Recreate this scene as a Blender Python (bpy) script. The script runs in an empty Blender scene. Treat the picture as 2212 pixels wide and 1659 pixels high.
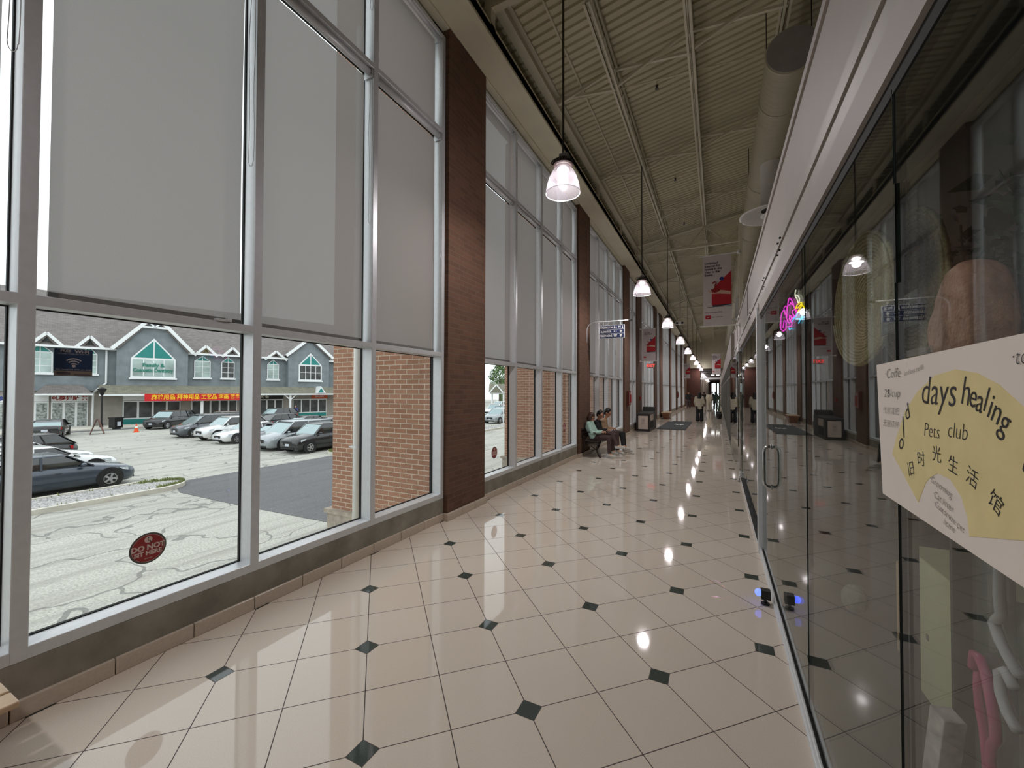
import bpy, bmesh, math, random
from mathutils import Vector, Matrix, Euler
random.seed(7)
SC = bpy.context.scene
COL = SC.collection
PI = math.pi

# ------------------------------------------------------------ camera
CAM_H = 1.675
yaw, pitch, roll = math.radians(26.81), 0.0178189, 0.00241591
Fv = Vector((-math.sin(yaw) * math.cos(pitch), math.cos(yaw) * math.cos(pitch), math.sin(pitch)))
R0 = Vector((math.cos(yaw), math.sin(yaw), 0)); U0 = R0.cross(Fv)
Rv = R0 * math.cos(roll) + U0 * math.sin(roll); Uv = U0 * math.cos(roll) - R0 * math.sin(roll)
cd = bpy.data.cameras.new('camera'); cam = bpy.data.objects.new('camera', cd); COL.objects.link(cam)
cd.sensor_fit = 'HORIZONTAL'; cd.sensor_width = 36.0; cd.lens = 879.69 / 2212 * 36.0
cd.clip_start = 0.05; cd.clip_end = 600
mw = Matrix((Rv, Uv, -Fv)).transposed().to_4x4(); mw.translation = Vector((0, 0, CAM_H))
cam.matrix_world = mw
SC.camera = cam

# ------------------------------------------------------------ world, exposure
W = bpy.data.worlds.new('overcast'); SC.world = W; W.use_nodes = True
wn = W.node_tree.nodes; wl = W.node_tree.links; wn.clear()
wo = wn.new('ShaderNodeOutputWorld'); bg = wn.new('ShaderNodeBackground')
tc = wn.new('ShaderNodeTexCoord'); sep = wn.new('ShaderNodeSeparateXYZ'); rmp = wn.new('ShaderNodeValToRGB')
wl.new(tc.outputs['Generated'], sep.inputs[0]); wl.new(sep.outputs['Z'], rmp.inputs[0])
rmp.color_ramp.elements[0].color = (0.86, 0.93, 0.97, 1); rmp.color_ramp.elements[1].color = (0.93, 0.97, 1.0, 1)
wl.new(rmp.outputs[0], bg.inputs[0]); bg.inputs[1].default_value = 1.62
wl.new(bg.outputs[0], wo.inputs[0])
SC.view_settings.view_transform = 'Standard'; SC.view_settings.look = 'None'
SC.view_settings.gamma = 1.0; SC.view_settings.use_curve_mapping = False
SC.view_settings.exposure = 0.14
SC.cycles.use_denoising = True
SC.cycles.max_bounces = 10; SC.cycles.diffuse_bounces = 5; SC.cycles.glossy_bounces = 5
SC.cycles.transparent_max_bounces = 24; SC.cycles.transmission_bounces = 6
SC.cycles.caustics_reflective = False; SC.cycles.caustics_refractive = False
SC.cycles.sample_clamp_indirect = 4.0
LAMP_W = 42.0          # radiant watts of each pendant

# ------------------------------------------------------------ materials
def lin(c):
    return tuple(((v / 255.0) / 12.92 if v <= 10 else (((v / 255.0) + 0.055) / 1.055) ** 2.4) for v in c)
MATS = {}
def mat(name, rgb, rough=0.6, metal=0.0, var=0.08, scale=6.0, bump=0.0, bscale=40.0, emit=0.0, coat=0.0, spec=0.5):
    """procedural principled material: base colour with a little noise, optional noise bump"""
    if name in MATS: return MATS[name]
    m = bpy.data.materials.new(name); m.use_nodes = True
    n = m.node_tree.nodes; l = m.node_tree.links; b = n['Principled BSDF']
    c = lin(rgb)
    b.inputs['Roughness'].default_value = rough; b.inputs['Metallic'].default_value = metal
    b.inputs['Specular IOR Level'].default_value = spec
    b.inputs['Coat Weight'].default_value = coat
    t = n.new('ShaderNodeTexCoord')
    if var > 0:
        nz = n.new('ShaderNodeTexNoise'); nz.inputs['Scale'].default_value = scale; nz.inputs['Detail'].default_value = 5
        l.new(t.outputs['Object'], nz.inputs['Vector'])
        r = n.new('ShaderNodeValToRGB'); e = r.color_ramp.elements
        e[0].position = 0.3; e[1].position = 0.7
        e[0].color = tuple(v * (1 - var) for v in c) + (1,); e[1].color = tuple(min(1, v * (1 + var)) for v in c) + (1,)
        l.new(nz.outputs['Fac'], r.inputs[0]); l.new(r.outputs[0], b.inputs['Base Color'])
    else:
        b.inputs['Base Color'].default_value = c + (1,)
    if bump > 0:
        nb = n.new('ShaderNodeTexNoise'); nb.inputs['Scale'].default_value = bscale; nb.inputs['Detail'].default_value = 4
        l.new(t.outputs['Object'], nb.inputs['Vector'])
        bp = n.new('ShaderNodeBump'); bp.inputs['Strength'].default_value = bump; bp.inputs['Distance'].default_value = 0.02
        l.new(nb.outputs['Fac'], bp.inputs['Height']); l.new(bp.outputs[0], b.inputs['Normal'])
    if emit > 0:
        b.inputs['Emission Color'].default_value = c + (1,); b.inputs['Emission Strength'].default_value = emit
    MATS[name] = m
    return m

class NT:
    """tiny helper to write node maths"""
    def __init__(s, m): s.n = m.node_tree.nodes; s.l = m.node_tree.links
    def new(s, t): return s.n.new(t)
    def link(s, a, b): s.l.new(a, b)
    def m(s, op, a, b=None, c=None):
        q = s.n.new('ShaderNodeMath'); q.operation = op
        for i, v in enumerate((a, b, c)):
            if v is None: continue
            if isinstance(v, (int, float)): q.inputs[i].default_value = v
            else: s.l.new(v, q.inputs[i])
        return q.outputs[0]
    def mix(s, fac, a, b):
        q = s.n.new('ShaderNodeMix'); q.data_type = 'RGBA'
        for sock, v in ((q.inputs['Factor'], fac), (q.inputs[6], a), (q.inputs[7], b)):
            if isinstance(v, (int, float)): sock.default_value = v
            elif isinstance(v, tuple): sock.default_value = v if len(v) == 4 else v + (1,)
            else: s.l.new(v, sock)
        return q.outputs[2]
    def noise(s, vec, scale, detail=4, rough=0.5):
        q = s.n.new('ShaderNodeTexNoise'); q.inputs['Scale'].default_value = scale; q.inputs['Detail'].default_value = detail
        q.inputs['Roughness'].default_value = rough
        if vec is not None: s.l.new(vec, q.inputs['Vector'])
        return q.outputs['Fac']
    def ramp(s, fac, stops):
        q = s.n.new('ShaderNodeValToRGB'); e = q.color_ramp.elements
        while len(e) < len(stops): e.new(0.5)
        for i, (p, c) in enumerate(stops):
            e[i].position = p; e[i].color = (c if isinstance(c, tuple) else (c, c, c)) + (1,)
        s.l.new(fac, q.inputs[0]); return q.outputs[0]

def floor_material():
    m = bpy.data.materials.new('polished_floor_tile'); m.use_nodes = True
    t = NT(m); b = t.n['Principled BSDF']
    tcn = t.new('ShaderNodeTexCoord'); sp = t.new('ShaderNodeSeparateXYZ'); t.link(tcn.outputs['Object'], sp.inputs[0])
    X, Y = sp.outputs[0], sp.outputs[1]
    x0, y0, P = -1.477, 1.399, 0.82
    dx = t.m('SUBTRACT', X, x0); dy = t.m('SUBTRACT', Y, y0)
    k = math.sqrt(0.5)
    a = t.m('MULTIPLY', t.m('SUBTRACT', dy, dx), k); c = t.m('MULTIPLY', t.m('ADD', dx, dy), k)
    def near(v, p):      # distance to the nearest multiple of p
        q = t.m('PINGPONG', v, p / 2)
        return q
    la, lb = near(a, P / 2), near(c, P / 2)
    g1 = t.m('LESS_THAN', t.m('MINIMUM', la, lb), 0.0026)
    ia, ib = near(a, P), near(c, P)
    sm = t.m('ADD', ia, ib)
    ins = t.m('LESS_THAN', sm, 0.074)
    edge = t.m('LESS_THAN', t.m('ABSOLUTE', t.m('SUBTRACT', sm, 0.0745)), 0.0028)
    grout = t.m('MAXIMUM', t.m('MULTIPLY', g1, t.m('SUBTRACT', 1.0, ins)), edge)
    # per tile tone
    wn_ = t.new('ShaderNodeTexWhiteNoise'); wn_.noise_dimensions = '2D'
    cb = t.new('ShaderNodeCombineXYZ'); t.link(t.m('FLOOR', t.m('DIVIDE', a, P / 2)), cb.inputs[0]); t.link(t.m('FLOOR', t.m('DIVIDE', c, P / 2)), cb.inputs[1])
    t.link(cb.outputs[0], wn_.inputs['Vector'])
    sp1 = t.noise(tcn.outputs['Object'], 260, 3); sp2 = t.noise(tcn.outputs['Object'], 1.7, 3)
    base = t.ramp(sp1, [(0.3, lin((212, 199, 184))), (0.7, lin((228, 217, 204)))])
    base = t.mix(t.m('MULTIPLY', wn_.outputs[0], 0.22), base, lin((208, 188, 172)))
    base = t.mix(t.m('MULTIPLY', sp2, 0.12), base, lin((170, 160, 145)))
    dark = t.ramp(sp1, [(0.35, lin((52, 60, 56))), (0.7, lin((84, 92, 86)))])
    col = t.mix(ins, base, dark); col = t.mix(grout, col, lin((62, 48, 44)))
    t.link(col, b.inputs['Base Color'])
    t.link(t.m('ADD', t.m('MULTIPLY', grout, 0.55), t.m('ADD', 0.03, t.m('MULTIPLY', sp2, 0.03))), b.inputs['Roughness'])
    b.inputs['IOR'].default_value = 1.5; b.inputs['Specular IOR Level'].default_value = 0.48
    return m

def brick_material(name, c1, c2, mortar, rough=0.85, bump=0.35, squash=1.0):
    m = bpy.data.materials.new(name); m.use_nodes = True
    t = NT(m); b = t.n['Principled BSDF']
    tcn = t.new('ShaderNodeTexCoord'); sp = t.new('ShaderNodeSeparateXYZ'); t.link(tcn.outputs['Object'], sp.inputs[0])
    cb = t.new('ShaderNodeCombineXYZ'); t.link(t.m('ADD', sp.outputs[0], sp.outputs[1]), cb.inputs[0]); t.link(sp.outputs[2], cb.inputs[1])
    br = t.new('ShaderNodeTexBrick'); t.link(cb.outputs[0], br.inputs['Vector'])
    br.inputs['Scale'].default_value = 1.0; br.inputs['Brick Width'].default_value = 0.21; br.inputs['Row Height'].default_value = 0.068
    br.inputs['Mortar Size'].default_value = 0.006; br.inputs['Mortar Smooth'].default_value = 0.2; br.inputs['Bias'].default_value = 0.1
    br.inputs['Color1'].default_value = lin(c1) + (1,); br.inputs['Color2'].default_value = lin(c2) + (1,); br.inputs['Mortar'].default_value = lin(mortar) + (1,)
    nz = t.noise(tcn.outputs['Object'], 30, 5)
    col = t.mix(t.m('MULTIPLY', nz, 0.35), br.outputs['Color'], lin(tuple(int(v * 0.7) for v in c1)))
    t.link(col, b.inputs['Base Color']); b.inputs['Roughness'].default_value = rough
    bp = t.new('ShaderNodeBump'); bp.inputs['Strength'].default_value = bump; bp.inputs['Distance'].default_value = 0.01
    t.link(t.m('SUBTRACT', 1.0, br.outputs['Fac']), bp.inputs['Height']); t.link(bp.outputs[0], b.inputs['Normal'])
    return m

def glass_material(name, tint=(1, 1, 1), boost=1.0, haze=0.0):
    """thin architectural glass: clear, with mirror reflection growing with angle"""
    m = bpy.data.materials.new(name); m.use_nodes = True
    t = NT(m); t.n.clear()
    out = t.new('ShaderNodeOutputMaterial'); geo = t.new('ShaderNodeNewGeometry')
    vd = t.new('ShaderNodeVectorMath'); vd.operation = 'DOT_PRODUCT'
    t.link(geo.outputs['Normal'], vd.inputs[0]); t.link(geo.outputs['Incoming'], vd.inputs[1])
    c = t.m('ABSOLUTE', vd.outputs['Value'])
    f = t.m('MULTIPLY', t.m('ADD', 0.04, t.m('MULTIPLY', 0.96, t.m('POWER', t.m('SUBTRACT', 1.0, c), 5.0))), boost)
    f = t.m('MINIMUM', f, 1.0)
    tr = t.new('ShaderNodeBsdfTransparent'); tr.inputs[0].default_value = tint + (1,)
    gl = t.new('ShaderNodeBsdfGlossy'); gl.inputs['Roughness'].default_value = 0.0
    mx = t.new('ShaderNodeMixShader'); t.link(f, mx.inputs[0]); t.link(tr.outputs[0], mx.inputs[1]); t.link(gl.outputs[0], mx.inputs[2])
    if haze > 0:
        df = t.new('ShaderNodeBsdfDiffuse'); df.inputs[0].default_value = (0.8, 0.8, 0.8, 1)
        m2 = t.new('ShaderNodeMixShader')
        nz = t.noise(None, 3.0, 4)
        t.link(t.m('MULTIPLY', nz, haze), m2.inputs[0]); t.link(mx.outputs[0], m2.inputs[1]); t.link(df.outputs[0], m2.inputs[2]); mx = m2
    t.link(mx.outputs[0], out.inputs[0])
    return m

def blind_material():
    m = bpy.data.materials.new('blind_screen_fabric'); m.use_nodes = True
    t = NT(m); t.n.clear()
    out = t.new('ShaderNodeOutputMaterial'); tcn = t.new('ShaderNodeTexCoord')
    mp = t.new('ShaderNodeMapping'); mp.inputs['Scale'].default_value = (1, 1, 2.2); t.link(tcn.outputs['Object'], mp.inputs[0])
    nz = t.noise(mp.outputs[0], 160, 3, 0.7); big = t.noise(tcn.outputs['Object'], 1.2, 3)
    tcol = t.ramp(nz, [(0.3, (0.158, 0.146, 0.140)), (0.7, (0.206, 0.190, 0.182))])
    tcol = t.mix(t.m('MULTIPLY', big, 0.2), tcol, (0.16, 0.152, 0.147))
    tl = t.new('ShaderNodeBsdfTranslucent'); t.link(tcol, tl.inputs[0])
    df = t.new('ShaderNodeBsdfDiffuse'); df.inputs[0].default_value = (0.20, 0.187, 0.178, 1)
    tp = t.new('ShaderNodeBsdfTransparent'); tp.inputs[0].default_value = (1, 0.98, 0.96, 1)
    ad = t.new('ShaderNodeAddShader'); t.link(tl.outputs[0], ad.inputs[0]); t.link(df.outputs[0], ad.inputs[1])
    mx = t.new('ShaderNodeMixShader'); mx.inputs[0].default_value = 0.045
    t.link(ad.outputs[0], mx.inputs[1]); t.link(tp.outputs[0], mx.inputs[2]); t.link(mx.outputs[0], out.inputs[0])
    return m

def shade_material():
    m = bpy.data.materials.new('prismatic_acrylic'); m.use_nodes = True
    t = NT(m); t.n.clear()
    out = t.new('ShaderNodeOutputMaterial')
    tp = t.new('ShaderNodeBsdfTransparent'); tp.inputs[0].default_value = (0.95, 0.93, 0.97, 1)
    tl = t.new('ShaderNodeBsdfTranslucent'); tl.inputs[0].default_value = (0.55, 0.50, 0.56, 1)
    df = t.new('ShaderNodeBsdfDiffuse'); df.inputs[0].default_value = (0.5, 0.46, 0.51, 1)
    gl = t.new('ShaderNodeBsdfGlossy'); gl.inputs['Roughness'].default_value = 0.15
    a = t.new('ShaderNodeMixShader'); a.inputs[0].default_value = 0.55; t.link(tl.outputs[0], a.inputs[1]); t.link(df.outputs[0], a.inputs[2])
    b = t.new('ShaderNodeMixShader'); b.inputs[0].default_value = 0.12; t.link(a.outputs[0], b.inputs[1]); t.link(gl.outputs[0], b.inputs[2])
    c = t.new('ShaderNodeMixShader'); c.inputs[0].default_value = 0.95; t.link(b.outputs[0], c.inputs[1]); t.link(tp.outputs[0], c.inputs[2])
    t.link(c.outputs[0], out.inputs[0])
    return m

def emissive(name, rgb, strength):
    m = bpy.data.materials.new(name); m.use_nodes = True
    b = m.node_tree.nodes['Principled BSDF']; c = lin(rgb) + (1,)
    b.inputs['Base Color'].default_value = c; b.inputs['Emission Color'].default_value = c; b.inputs['Emission Strength'].default_value = strength
    return m

def asphalt_material(name, base, dark, crack=0.0, streak=0.0):
    m = bpy.data.materials.new(name); m.use_nodes = True
    t = NT(m); b = t.n['Principled BSDF']; tcn = t.new('ShaderNodeTexCoord')
    mp = t.new('ShaderNodeMapping'); mp.inputs['Scale'].default_value = (1.0, 0.09, 1.0); mp.inputs['Rotation'].default_value = (0, 0, 0.06); t.link(tcn.outputs['Object'], mp.inputs[0])
    n1 = t.noise(tcn.outputs['Object'], 22, 5, 0.65); n2 = t.noise(mp.outputs[0], 2.6, 6, 0.65); n3 = t.noise(tcn.outputs['Object'], 0.18, 3)
    col = t.ramp(n1, [(0.3, lin(dark)), (0.65, lin(base))])
    col = t.mix(t.ramp(n2, [(0.45, 0.0), (0.72, streak)]), col, lin(dark))
    col = t.mix(t.ramp(n3, [(0.4, 0.0), (0.7, 0.25)]), col, lin(dark))
    if crack > 0:
        wv = t.new('ShaderNodeTexNoise'); wv.inputs['Scale'].default_value = 0.7; t.link(tcn.outputs['Object'], wv.inputs['Vector'])
        mv = t.new('ShaderNodeVectorMath'); mv.operation = 'SCALE'; mv.inputs['Scale'].default_value = 2.2; t.link(wv.outputs['Color'], mv.inputs[0])
        av = t.new('ShaderNodeVectorMath'); av.operation = 'ADD'; t.link(tcn.outputs['Object'], av.inputs[0]); t.link(mv.outputs[0], av.inputs[1])
        vo = t.new('ShaderNodeTexVoronoi'); vo.feature = 'DISTANCE_TO_EDGE'; vo.inputs['Scale'].default_value = 0.33; t.link(av.outputs[0], vo.inputs['Vector'])
        ck = t.m('MULTIPLY', t.m('LESS_THAN', vo.outputs['Distance'], 0.010), crack)
        col = t.mix(ck, col, lin((92, 92, 92)))
    t.link(col, b.inputs['Base Color']); b.inputs['Roughness'].default_value = 0.9
    return m

def shingle_material(name, c1, c2):
    m = bpy.data.materials.new(name); m.use_nodes = True
    t = NT(m); b = t.n['Principled BSDF']; tcn = t.new('ShaderNodeTexCoord')
    sp = t.new('ShaderNodeSeparateXYZ'); t.link(tcn.outputs['Object'], sp.inputs[0])
    cb = t.new('ShaderNodeCombineXYZ'); t.link(sp.outputs[0], cb.inputs[0]); t.link(t.m('ADD', sp.outputs[2], t.m('MULTIPLY', sp.outputs[1], 0.5)), cb.inputs[1])
    br = t.new('ShaderNodeTexBrick'); t.link(cb.outputs[0], br.inputs['Vector']); br.inputs['Scale'].default_value = 1.0
    br.inputs['Brick Width'].default_value = 0.35; br.inputs['Row Height'].default_value = 0.14; br.inputs['Mortar Size'].default_value = 0.008
    br.inputs['Color1'].default_value = lin(c1) + (1,); br.inputs['Color2'].default_value = lin(c2) + (1,); br.inputs['Mortar'].default_value = lin(tuple(int(v * .6) for v in c1)) + (1,)
    nz = t.noise(tcn.outputs['Object'], 3, 5)
    t.link(t.mix(t.m('MULTIPLY', nz, 0.4), br.outputs['Color'], lin(tuple(int(v * .85) for v in c2))), b.inputs['Base Color']); b.inputs['Roughness'].default_value = 0.95
    return m

# ------------------------------------------------------------ mesh builder
class MB:
    def __init__(s): s.v = []; s.f = []
    def add(s, vs, fs):
        o = len(s.v); s.v += [tuple(p) for p in vs]; s.f += [tuple(i + o for i in f) for f in fs]; return s
    def box(s, x0, x1, y0, y1, z0, z1):
        return s.add([(x0, y0, z0), (x1, y0, z0), (x1, y1, z0), (x0, y1, z0), (x0, y0, z1), (x1, y0, z1), (x1, y1, z1), (x0, y1, z1)],
                     [(0, 3, 2, 1), (4, 5, 6, 7), (0, 1, 5, 4), (1, 2, 6, 5), (2, 3, 7, 6), (3, 0, 4, 7)])
    def hexa(s, p):   # 8 points: bottom loop 4, top loop 4
        return s.add(p, [(0, 3, 2, 1), (4, 5, 6, 7), (0, 1, 5, 4), (1, 2, 6, 5), (2, 3, 7, 6), (3, 0, 4, 7)])
    def quad(s, *p): return s.add(p, [tuple(range(len(p)))])
    def bar(s, p0, p1, w, h=None, up=(0, 0, 1)):
        h = h or w; p0 = Vector(p0); p1 = Vector(p1); d = (p1 - p0).normalized(); u = Vector(up)
        if abs(d.dot(u)) > 0.98: u = Vector((1, 0, 0))
        a = d.cross(u).normalized() * w / 2; b = a.cross(d).normalized() * h / 2
        return s.hexa([p0 - a - b, p0 + a - b, p0 + a + b, p0 - a + b, p1 - a - b, p1 + a - b, p1 + a + b, p1 - a + b])
    def cyl(s, p0, p1, r0, r1=None, n=12, cap=True):
        r1 = r0 if r1 is None else r1; p0 = Vector(p0); p1 = Vector(p1); d = (p1 - p0).normalized()
        u = Vector((0, 0, 1)) if abs(d.z) < 0.9 else Vector((1, 0, 0)); a = d.cross(u).normalized(); b = d.cross(a)
        vs = [p0 + (a * math.cos(t) + b * math.sin(t)) * r0 for t in [2 * PI * i / n for i in range(n)]] + \
             [p1 + (a * math.cos(t) + b * math.sin(t)) * r1 for t in [2 * PI * i / n for i in range(n)]]
        fs = [(i, (i + 1) % n, n + (i + 1) % n, n + i) for i in range(n)]
        if cap: fs += [tuple(range(n))[::-1], tuple(range(n, 2 * n))]
        return s.add(vs, fs)
    def tube(s, pts, r, n=8, closed=False):
        pts = [Vector(p) for p in pts]; N = len(pts); rings = []; prev = None
        for i, p in enumerate(pts):
            q0 = pts[i - 1] if (i > 0 or closed) else p; q1 = pts[(i + 1) % N] if (i < N - 1 or closed) else p
            d = (q1 - q0).normalized()
            if prev is None:
                u = Vector((0, 0, 1)) if abs(d.z) < 0.9 else Vector((1, 0, 0)); a = d.cross(u).normalized()
            else:
                a = (prev - d * prev.dot(d)); a = a.normalized() if a.length > 1e-6 else prev
            prev = a; b = d.cross(a); rr = r[i] if isinstance(r, (list, tuple)) else r
            rings.append([p + (a * math.cos(2 * PI * k / n) + b * math.sin(2 * PI * k / n)) * rr for k in range(n)])
        vs = [v for g in rings for v in g]; fs = []
        M_ = N if closed else N - 1
        for i in range(M_):
            j = (i + 1) % N
            for k in range(n): fs.append((i * n + k, i * n + (k + 1) % n, j * n + (k + 1) % n, j * n + k))
        if not closed: fs += [tuple(range(n))[::-1], tuple((N - 1) * n + k for k in range(n))]
        return s.add(vs, fs)
    def lathe(s, prof, c=(0, 0, 0), n=32, cap=False):
        vs = [(c[0] + r * math.cos(2 * PI * k / n), c[1] + r * math.sin(2 * PI * k / n), c[2] + z) for r, z in prof for k in range(n)]
        fs = [(i * n + k, i * n + (k + 1) % n, (i + 1) * n + (k + 1) % n, (i + 1) * n + k) for i in range(len(prof) - 1) for k in range(n)]
        if cap: fs += [tuple(range(n))[::-1], tuple((len(prof) - 1) * n + k for k in range(n))]
        return s.add(vs, fs)
    def ball(s, c, r, n=12, m=8):
        rx, ry, rz = (r, r, r) if isinstance(r, (int, float)) else r
        vs = []; fs = []
        for i in range(m + 1):
            th = PI * i / m
            for k in range(n): vs.append((c[0] + rx * math.sin(th) * math.cos(2 * PI * k / n), c[1] + ry * math.sin(th) * math.sin(2 * PI * k / n), c[2] + rz * math.cos(th)))
        for i in range(m):
            for k in range(n): fs.append((i * n + k, (i + 1) * n + k, (i + 1) * n + (k + 1) % n, i * n + (k + 1) % n))
        return s.add(vs, fs)
    def capsule(s, p0, p1, r0, r1=None, n=12):
        r1 = r0 if r1 is None else r1
        s.ball(p0, r0, n, 8); s.ball(p1, r1, n, 8)
        if (Vector(p1) - Vector(p0)).length > 1e-5: s.cyl(p0, p1, r0, r1, n)
        return s
    def prism(s, poly, axis, a, b):
        """polygon in the plane across `axis` ('x': (y,z), 'y': (x,z), 'z': (x,y)), extruded from a to b"""
        def P(q, h): return {'x': (h, q[0], q[1]), 'y': (q[0], h, q[1]), 'z': (q[0], q[1], h)}[axis]
        n = len(poly); vs = [P(q, a) for q in poly] + [P(q, b) for q in poly]
        return s.add(vs, [tuple(range(n))[::-1], tuple(range(n, 2 * n))] + [(i, (i + 1) % n, n + (i + 1) % n, n + i) for i in range(n)])
    def merge(s, o): return s.add(o.v, o.f)
    def tf(s, m):
        s.v = [tuple(m @ Vector(p)) for p in s.v]; return s
    def build(s, name, m, parent=None, smooth=False, bevel=0.0, loc=None, rz=None, seg=2, remesh=0.0, solid=0.0):
        me = bpy.data.meshes.new(name); me.from_pydata(s.v, [], s.f)
        bm = bmesh.new(); bm.from_mesh(me)
        if not remesh and len(s.f) > 1: bmesh.ops.recalc_face_normals(bm, faces=bm.faces)
        bm.to_mesh(me); bm.free()
        o = bpy.data.objects.new(name, me); COL.objects.link(o)
        me.materials.append(m)
        if remesh or solid:
            if remesh:
                md = o.modifiers.new('r', 'REMESH'); md.mode = 'VOXEL'; md.voxel_size = remesh; md.use_smooth_shade = True
                sm = o.modifiers.new('s', 'SMOOTH'); sm.factor = 0.6; sm.iterations = 3
            if solid:
                md = o.modifiers.new('s', 'SOLIDIFY'); md.thickness = solid; md.offset = 0
            dg = bpy.context.evaluated_depsgraph_get(); me2 = bpy.data.meshes.new_from_object(o.evaluated_get(dg))
            o.modifiers.clear(); o.data = me2; me2.name = name
            if not me2.materials: me2.materials.append(m)
            me = me2
        if smooth:
            for p in me.polygons: p.use_smooth = True
        if bevel > 0:
            md = o.modifiers.new('b', 'BEVEL'); md.width = bevel; md.segments = seg; md.limit_method = 'ANGLE'; md.angle_limit = 0.6
        if parent is not None: o.parent = parent
        if loc is not None: o.location = loc
        if rz is not None: o.rotation_euler = (0, 0, rz)
        return o

def tag(o, label=None, cat=None, group=None, kind=None):
    if label: o['label'] = label
    if cat: o['category'] = cat
    if group: o['group'] = group
    if kind: o['kind'] = kind
    return o
def empty(name, loc=(0, 0, 0), rz=0.0, rot=None):
    o = bpy.data.objects.new(name, None); COL.objects.link(o); o.location = loc; o.rotation_euler = rot or (0, 0, rz)
    o.empty_display_size = 0.1
    return o
def thing(name, label, cat, loc=(0, 0, 0), rz=0.0, group=None, rot=None): return tag(empty(name, loc, rz, rot), label, cat, group)
def struct(name, mb, m, **k): return tag(mb.build(name, m, **k), kind='structure')
def kids(o): return [c for c in bpy.data.objects if c.parent == o]
def copy_tree(o, parent=None):
    c = o.copy(); COL.objects.link(c); c.parent = parent
    for ch in kids(o): copy_tree(ch, c)
    return c
ORD = ['first', 'second', 'third', 'fourth', 'fifth', 'sixth', 'seventh', 'eighth', 'ninth', 'tenth', 'eleventh', 'twelfth', 'thirteenth', 'fourteenth', 'fifteenth', 'sixteenth', 'seventeenth', 'eighteenth']

def text_mb(s, size=1.0, align='CENTER', shear=0.0, bold=0.0, extrude=0.0, sx=1.0, spacing=1.0):
    cu = bpy.data.curves.new('t', 'FONT'); cu.body = s; cu.size = size; cu.align_x = align; cu.align_y = 'CENTER'
    cu.shear = shear; cu.offset = bold; cu.extrude = extrude; cu.space_character = spacing; cu.resolution_u = 3
    o = bpy.data.objects.new('t', cu); COL.objects.link(o)
    dg = bpy.context.evaluated_depsgraph_get(); me = bpy.data.meshes.new_from_object(o.evaluated_get(dg))
    mb = MB().add([(v.co.x * sx, v.co.y, v.co.z) for v in me.vertices], [tuple(p.vertices) for p in me.polygons])
    bpy.data.objects.remove(o); bpy.data.curves.remove(cu); bpy.data.meshes.remove(me)
    return mb
# text is made in its own x-y plane; these stand it up
FACE_Y = Matrix.Rotation(PI / 2, 4, 'X')                                  # read when looking towards +Y
FACE_X_FROM_RIGHT = Matrix.Rotation(PI / 2, 4, 'Z') @ Matrix.Rotation(PI / 2, 4, 'X')   # read when looking towards -X
FACE_X_FROM_LEFT = Matrix.Rotation(-PI / 2, 4, 'Z') @ Matrix.Rotation(PI / 2, 4, 'X')   # read when looking towards +X
def T(x, y, z): return Matrix.Translation((x, y, z))
def put(mb, base, x, y, z, rot=0.0): return mb.tf(T(x, y, z) @ base @ Matrix.Rotation(rot, 4, 'Z'))
# ------------------------------------------------------------ shared materials
m_floor = floor_material()
m_brick_in = brick_material('interior_red_brick', (112, 78, 58), (92, 64, 48), (104, 86, 70), bump=0.5)
m_brick_out = brick_material('exterior_brick', (178, 132, 106), (158, 112, 88), (205, 192, 172))
m_glass = glass_material('clear_window_glass', (0.97, 0.99, 0.98), 1.3)
m_shopglass = glass_material('storefront_glass', (0.88, 0.92, 0.90), 0.9, 0.006)
m_greenglass = glass_material('dark_green_tinted_glass', (0.22, 0.34, 0.30), 1.6)
m_blind = blind_material()
m_alu = mat('anodised_aluminium', (212, 214, 216), 0.4, 0.22, 0.04, 20)
m_darkgap = mat('dark_gasket', (20, 20, 20), 0.8, var=0)
m_conc = mat('board_marked_concrete', (138, 133, 122), 0.85, var=0.28, scale=4, bump=0.2, bscale=12)
m_tilebase = mat('beige_base_tile', (198, 184, 168), 0.25, var=0.06, scale=60)
m_white = mat('white_paint', (225, 224, 220), 0.6, var=0.03)
m_cream = mat('cream_steel_paint', (212, 206, 182), 0.55, var=0.05, scale=2)
m_deck = mat('painted_steel_deck', (204, 198, 170), 0.6, var=0.08, scale=1.2)
m_fascia = mat('painted_drywall_fascia', (156, 148, 143), 0.6, var=0.03, scale=3)
m_fascia2 = mat('grey_aluminium_header', (150, 145, 138), 0.5, 0.1, var=0.05, scale=8)
m_black = mat('black_rubber', (22, 22, 23), 0.6, var=0.1)
m_blackmetal = mat('black_painted_metal', (34, 33, 33), 0.4, 0.2, var=0.1)
m_chrome = mat('brushed_chrome', (190, 190, 190), 0.22, 1.0, var=0.03)
m_duct = mat('painted_spiral_duct', (190, 184, 160), 0.5, 0.0, var=0.06, scale=3)
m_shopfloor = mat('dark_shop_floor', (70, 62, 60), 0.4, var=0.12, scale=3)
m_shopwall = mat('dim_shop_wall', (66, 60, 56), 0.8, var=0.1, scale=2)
m_vent = mat('cable_black', (25, 24, 24), 0.6, var=0)

DECK0, DECKS = 7.78, 0.165
def deck(x): return DECK0 + DECKS * x

# ------------------------------------------------------------ floor and shell
fm = bpy.data.meshes.new('floor')
struct('floor', MB().box(-3.45, 0.42, -3.2, 104, -0.12, 0.0), m_floor)
struct('floor', MB().box(0.42, 6.2, -3.2, 50, -0.12, -0.002), m_shopfloor)

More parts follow.
